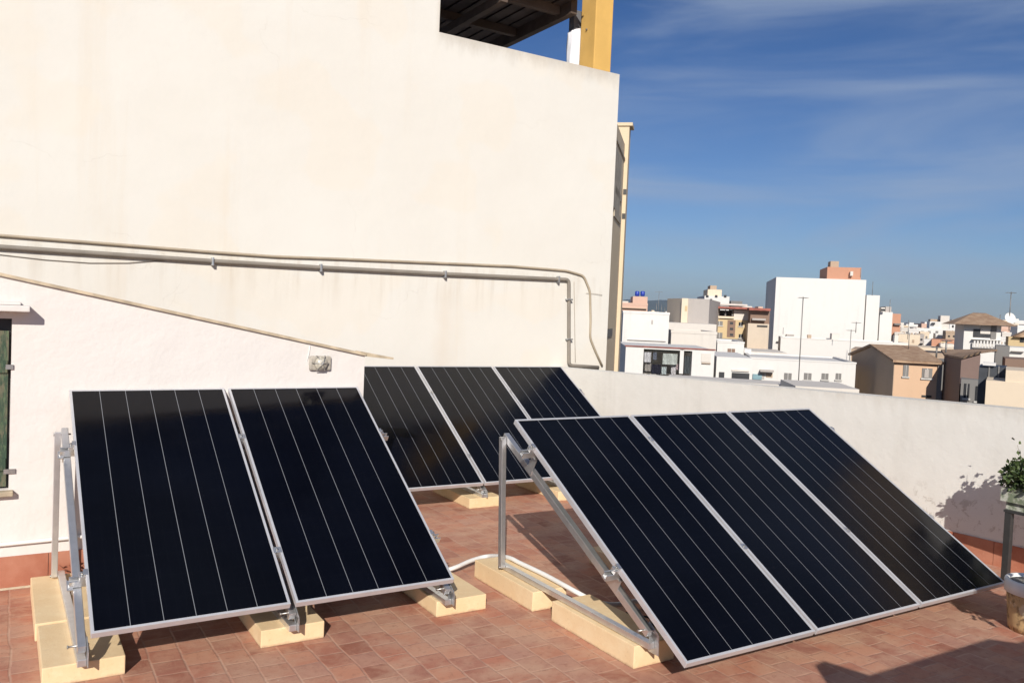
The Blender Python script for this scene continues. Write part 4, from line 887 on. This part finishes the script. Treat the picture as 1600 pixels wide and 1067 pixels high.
mb = MB(); fw = Vector((-FX.x, -FX.y, .3)).normalized(); mb.tube([a - fw * .12, a - fw * .04, a + fw * .06], [.12, .38, .5], 16); mb.build('dish', W_['white'], dsh); mb = MB(); mb.tube([a - fw * .13, a - Vector((0, 0, 1.2))], .04, 6); mb.build('arm', M['dark_metal'], dsh)

# right foreground wall and railing, far-right houses
R_ = Bld('beige_roof_house', 'nearest beige house wall at the right edge above the parapet', 1541, 1680, 594, 41, 5, W_['sand'], ang=62)
R_.block(1572, 1700, 578, R_.zt - .1, .05, 4, 'upper_wall', W_['sand'])
R2 = Bld('dark_terrace', 'dark railed terrace on the beige house', 1530, 1574, 572, 44, 3, M['railing'], ang=62, zb=-3); R2.rect(1536, 1556, 566, 571.5, 'white_awning', W_['white'], .2, .6)
for x in (1545, 1560): R2.rect(x, x + 1, 572, 590, 'rail_post', W_['greyd'], .05)
Bld('cluttered_roof', 'dark grey cluttered roof between the tiled tower and the right edge', 1556, 1578, 540, 60, 5, W_['greyd'], ang=61)
Bld('white_band_house', 'white flat house at the right edge below the small tiled house', 1574, 1640, 542, 62, 5, W_['white'], ang=60).rect(1580, 1600, 548, 550, 'ledge', W_['grey'], .3)
Bld('dark_roof_house', 'dark brown low roof in front of the white flat house at the right edge', 1571, 1640, 560, 52, 4, W_['brownw'], ang=60)
S_ = Bld('small_tiled_house', 'small tan house with red tiled roof at the right edge', 1576, 1640, 526, 75, 5, W_['ochre'], ang=60)
S_.rect(1594, 1600, 528, 535, 'window', M['black'], .05)
A = Vector((S_.P0.x, S_.P0.y, S_.zt)); mb = MB(); q = A - S_.u * .3 - S_.v * .4 + Vector((0, 0, .01)); mb.prism([q + S_.u * .6, q + S_.u * 2.2 + Vector((0, 0, .95)), q + S_.u * (S_.w) + Vector((0, 0, .95)), q + S_.u * (S_.w + .5)], S_.v * 5.5); mb.build('roof', M['roof'], S_.root)

# distant blue hills
rnd = random.Random(2); mb = MB(); bm = mb.bm
hm = plain('hill_scrub', (.055, .075, .05), .95, 0, .3, .004)
rows = []
for j in range(5):
    row = []
    for i in range(90):
        az = rad(20 + i * .55); D = 7000 + j * 500
        hgt = (150 + 60 * math.sin(i * .21 + 1) + 40 * math.sin(i * .53) + 18 * math.sin(i * 1.31)) * (0.9 if i < 40 else max(.25, 1 - (i - 40) * .03))
        z = -16 + hgt * math.sin(j / 4 * math.pi * .5) ** .8 if j else -17
        row.append(bm.verts.new((D * math.sin(az), D * math.cos(az), z)))
    rows.append(row)
for A, B in zip(rows, rows[1:]):
    for i in range(89): ff = bm.faces.new((A[i], A[i + 1], B[i + 1], B[i])); ff.smooth = True
mb.build('hills', hm, kind='structure')

# ------------------------------------------------------------------ air between here and the hills
hz = bpy.data.materials.new('haze_air'); hz.use_nodes = True; n = hz.node_tree; n.nodes.clear()
o_ = n.nodes.new('ShaderNodeOutputMaterial'); v_ = n.nodes.new('ShaderNodeVolumePrincipled'); v_.inputs['Density'].default_value = 7e-5; v_.inputs['Color'].default_value = (.62, .74, .95, 1); v_.inputs['Anisotropy'].default_value = .2
n.links.new(v_.outputs[0], o_.inputs['Volume'])
mb = MB(); mb.box(-9500, 9500, -9500, 9500, -17.5, 330); mb.build('haze', hz, kind='stuff', label='thin blue air in front of the far hills', cat='haze')
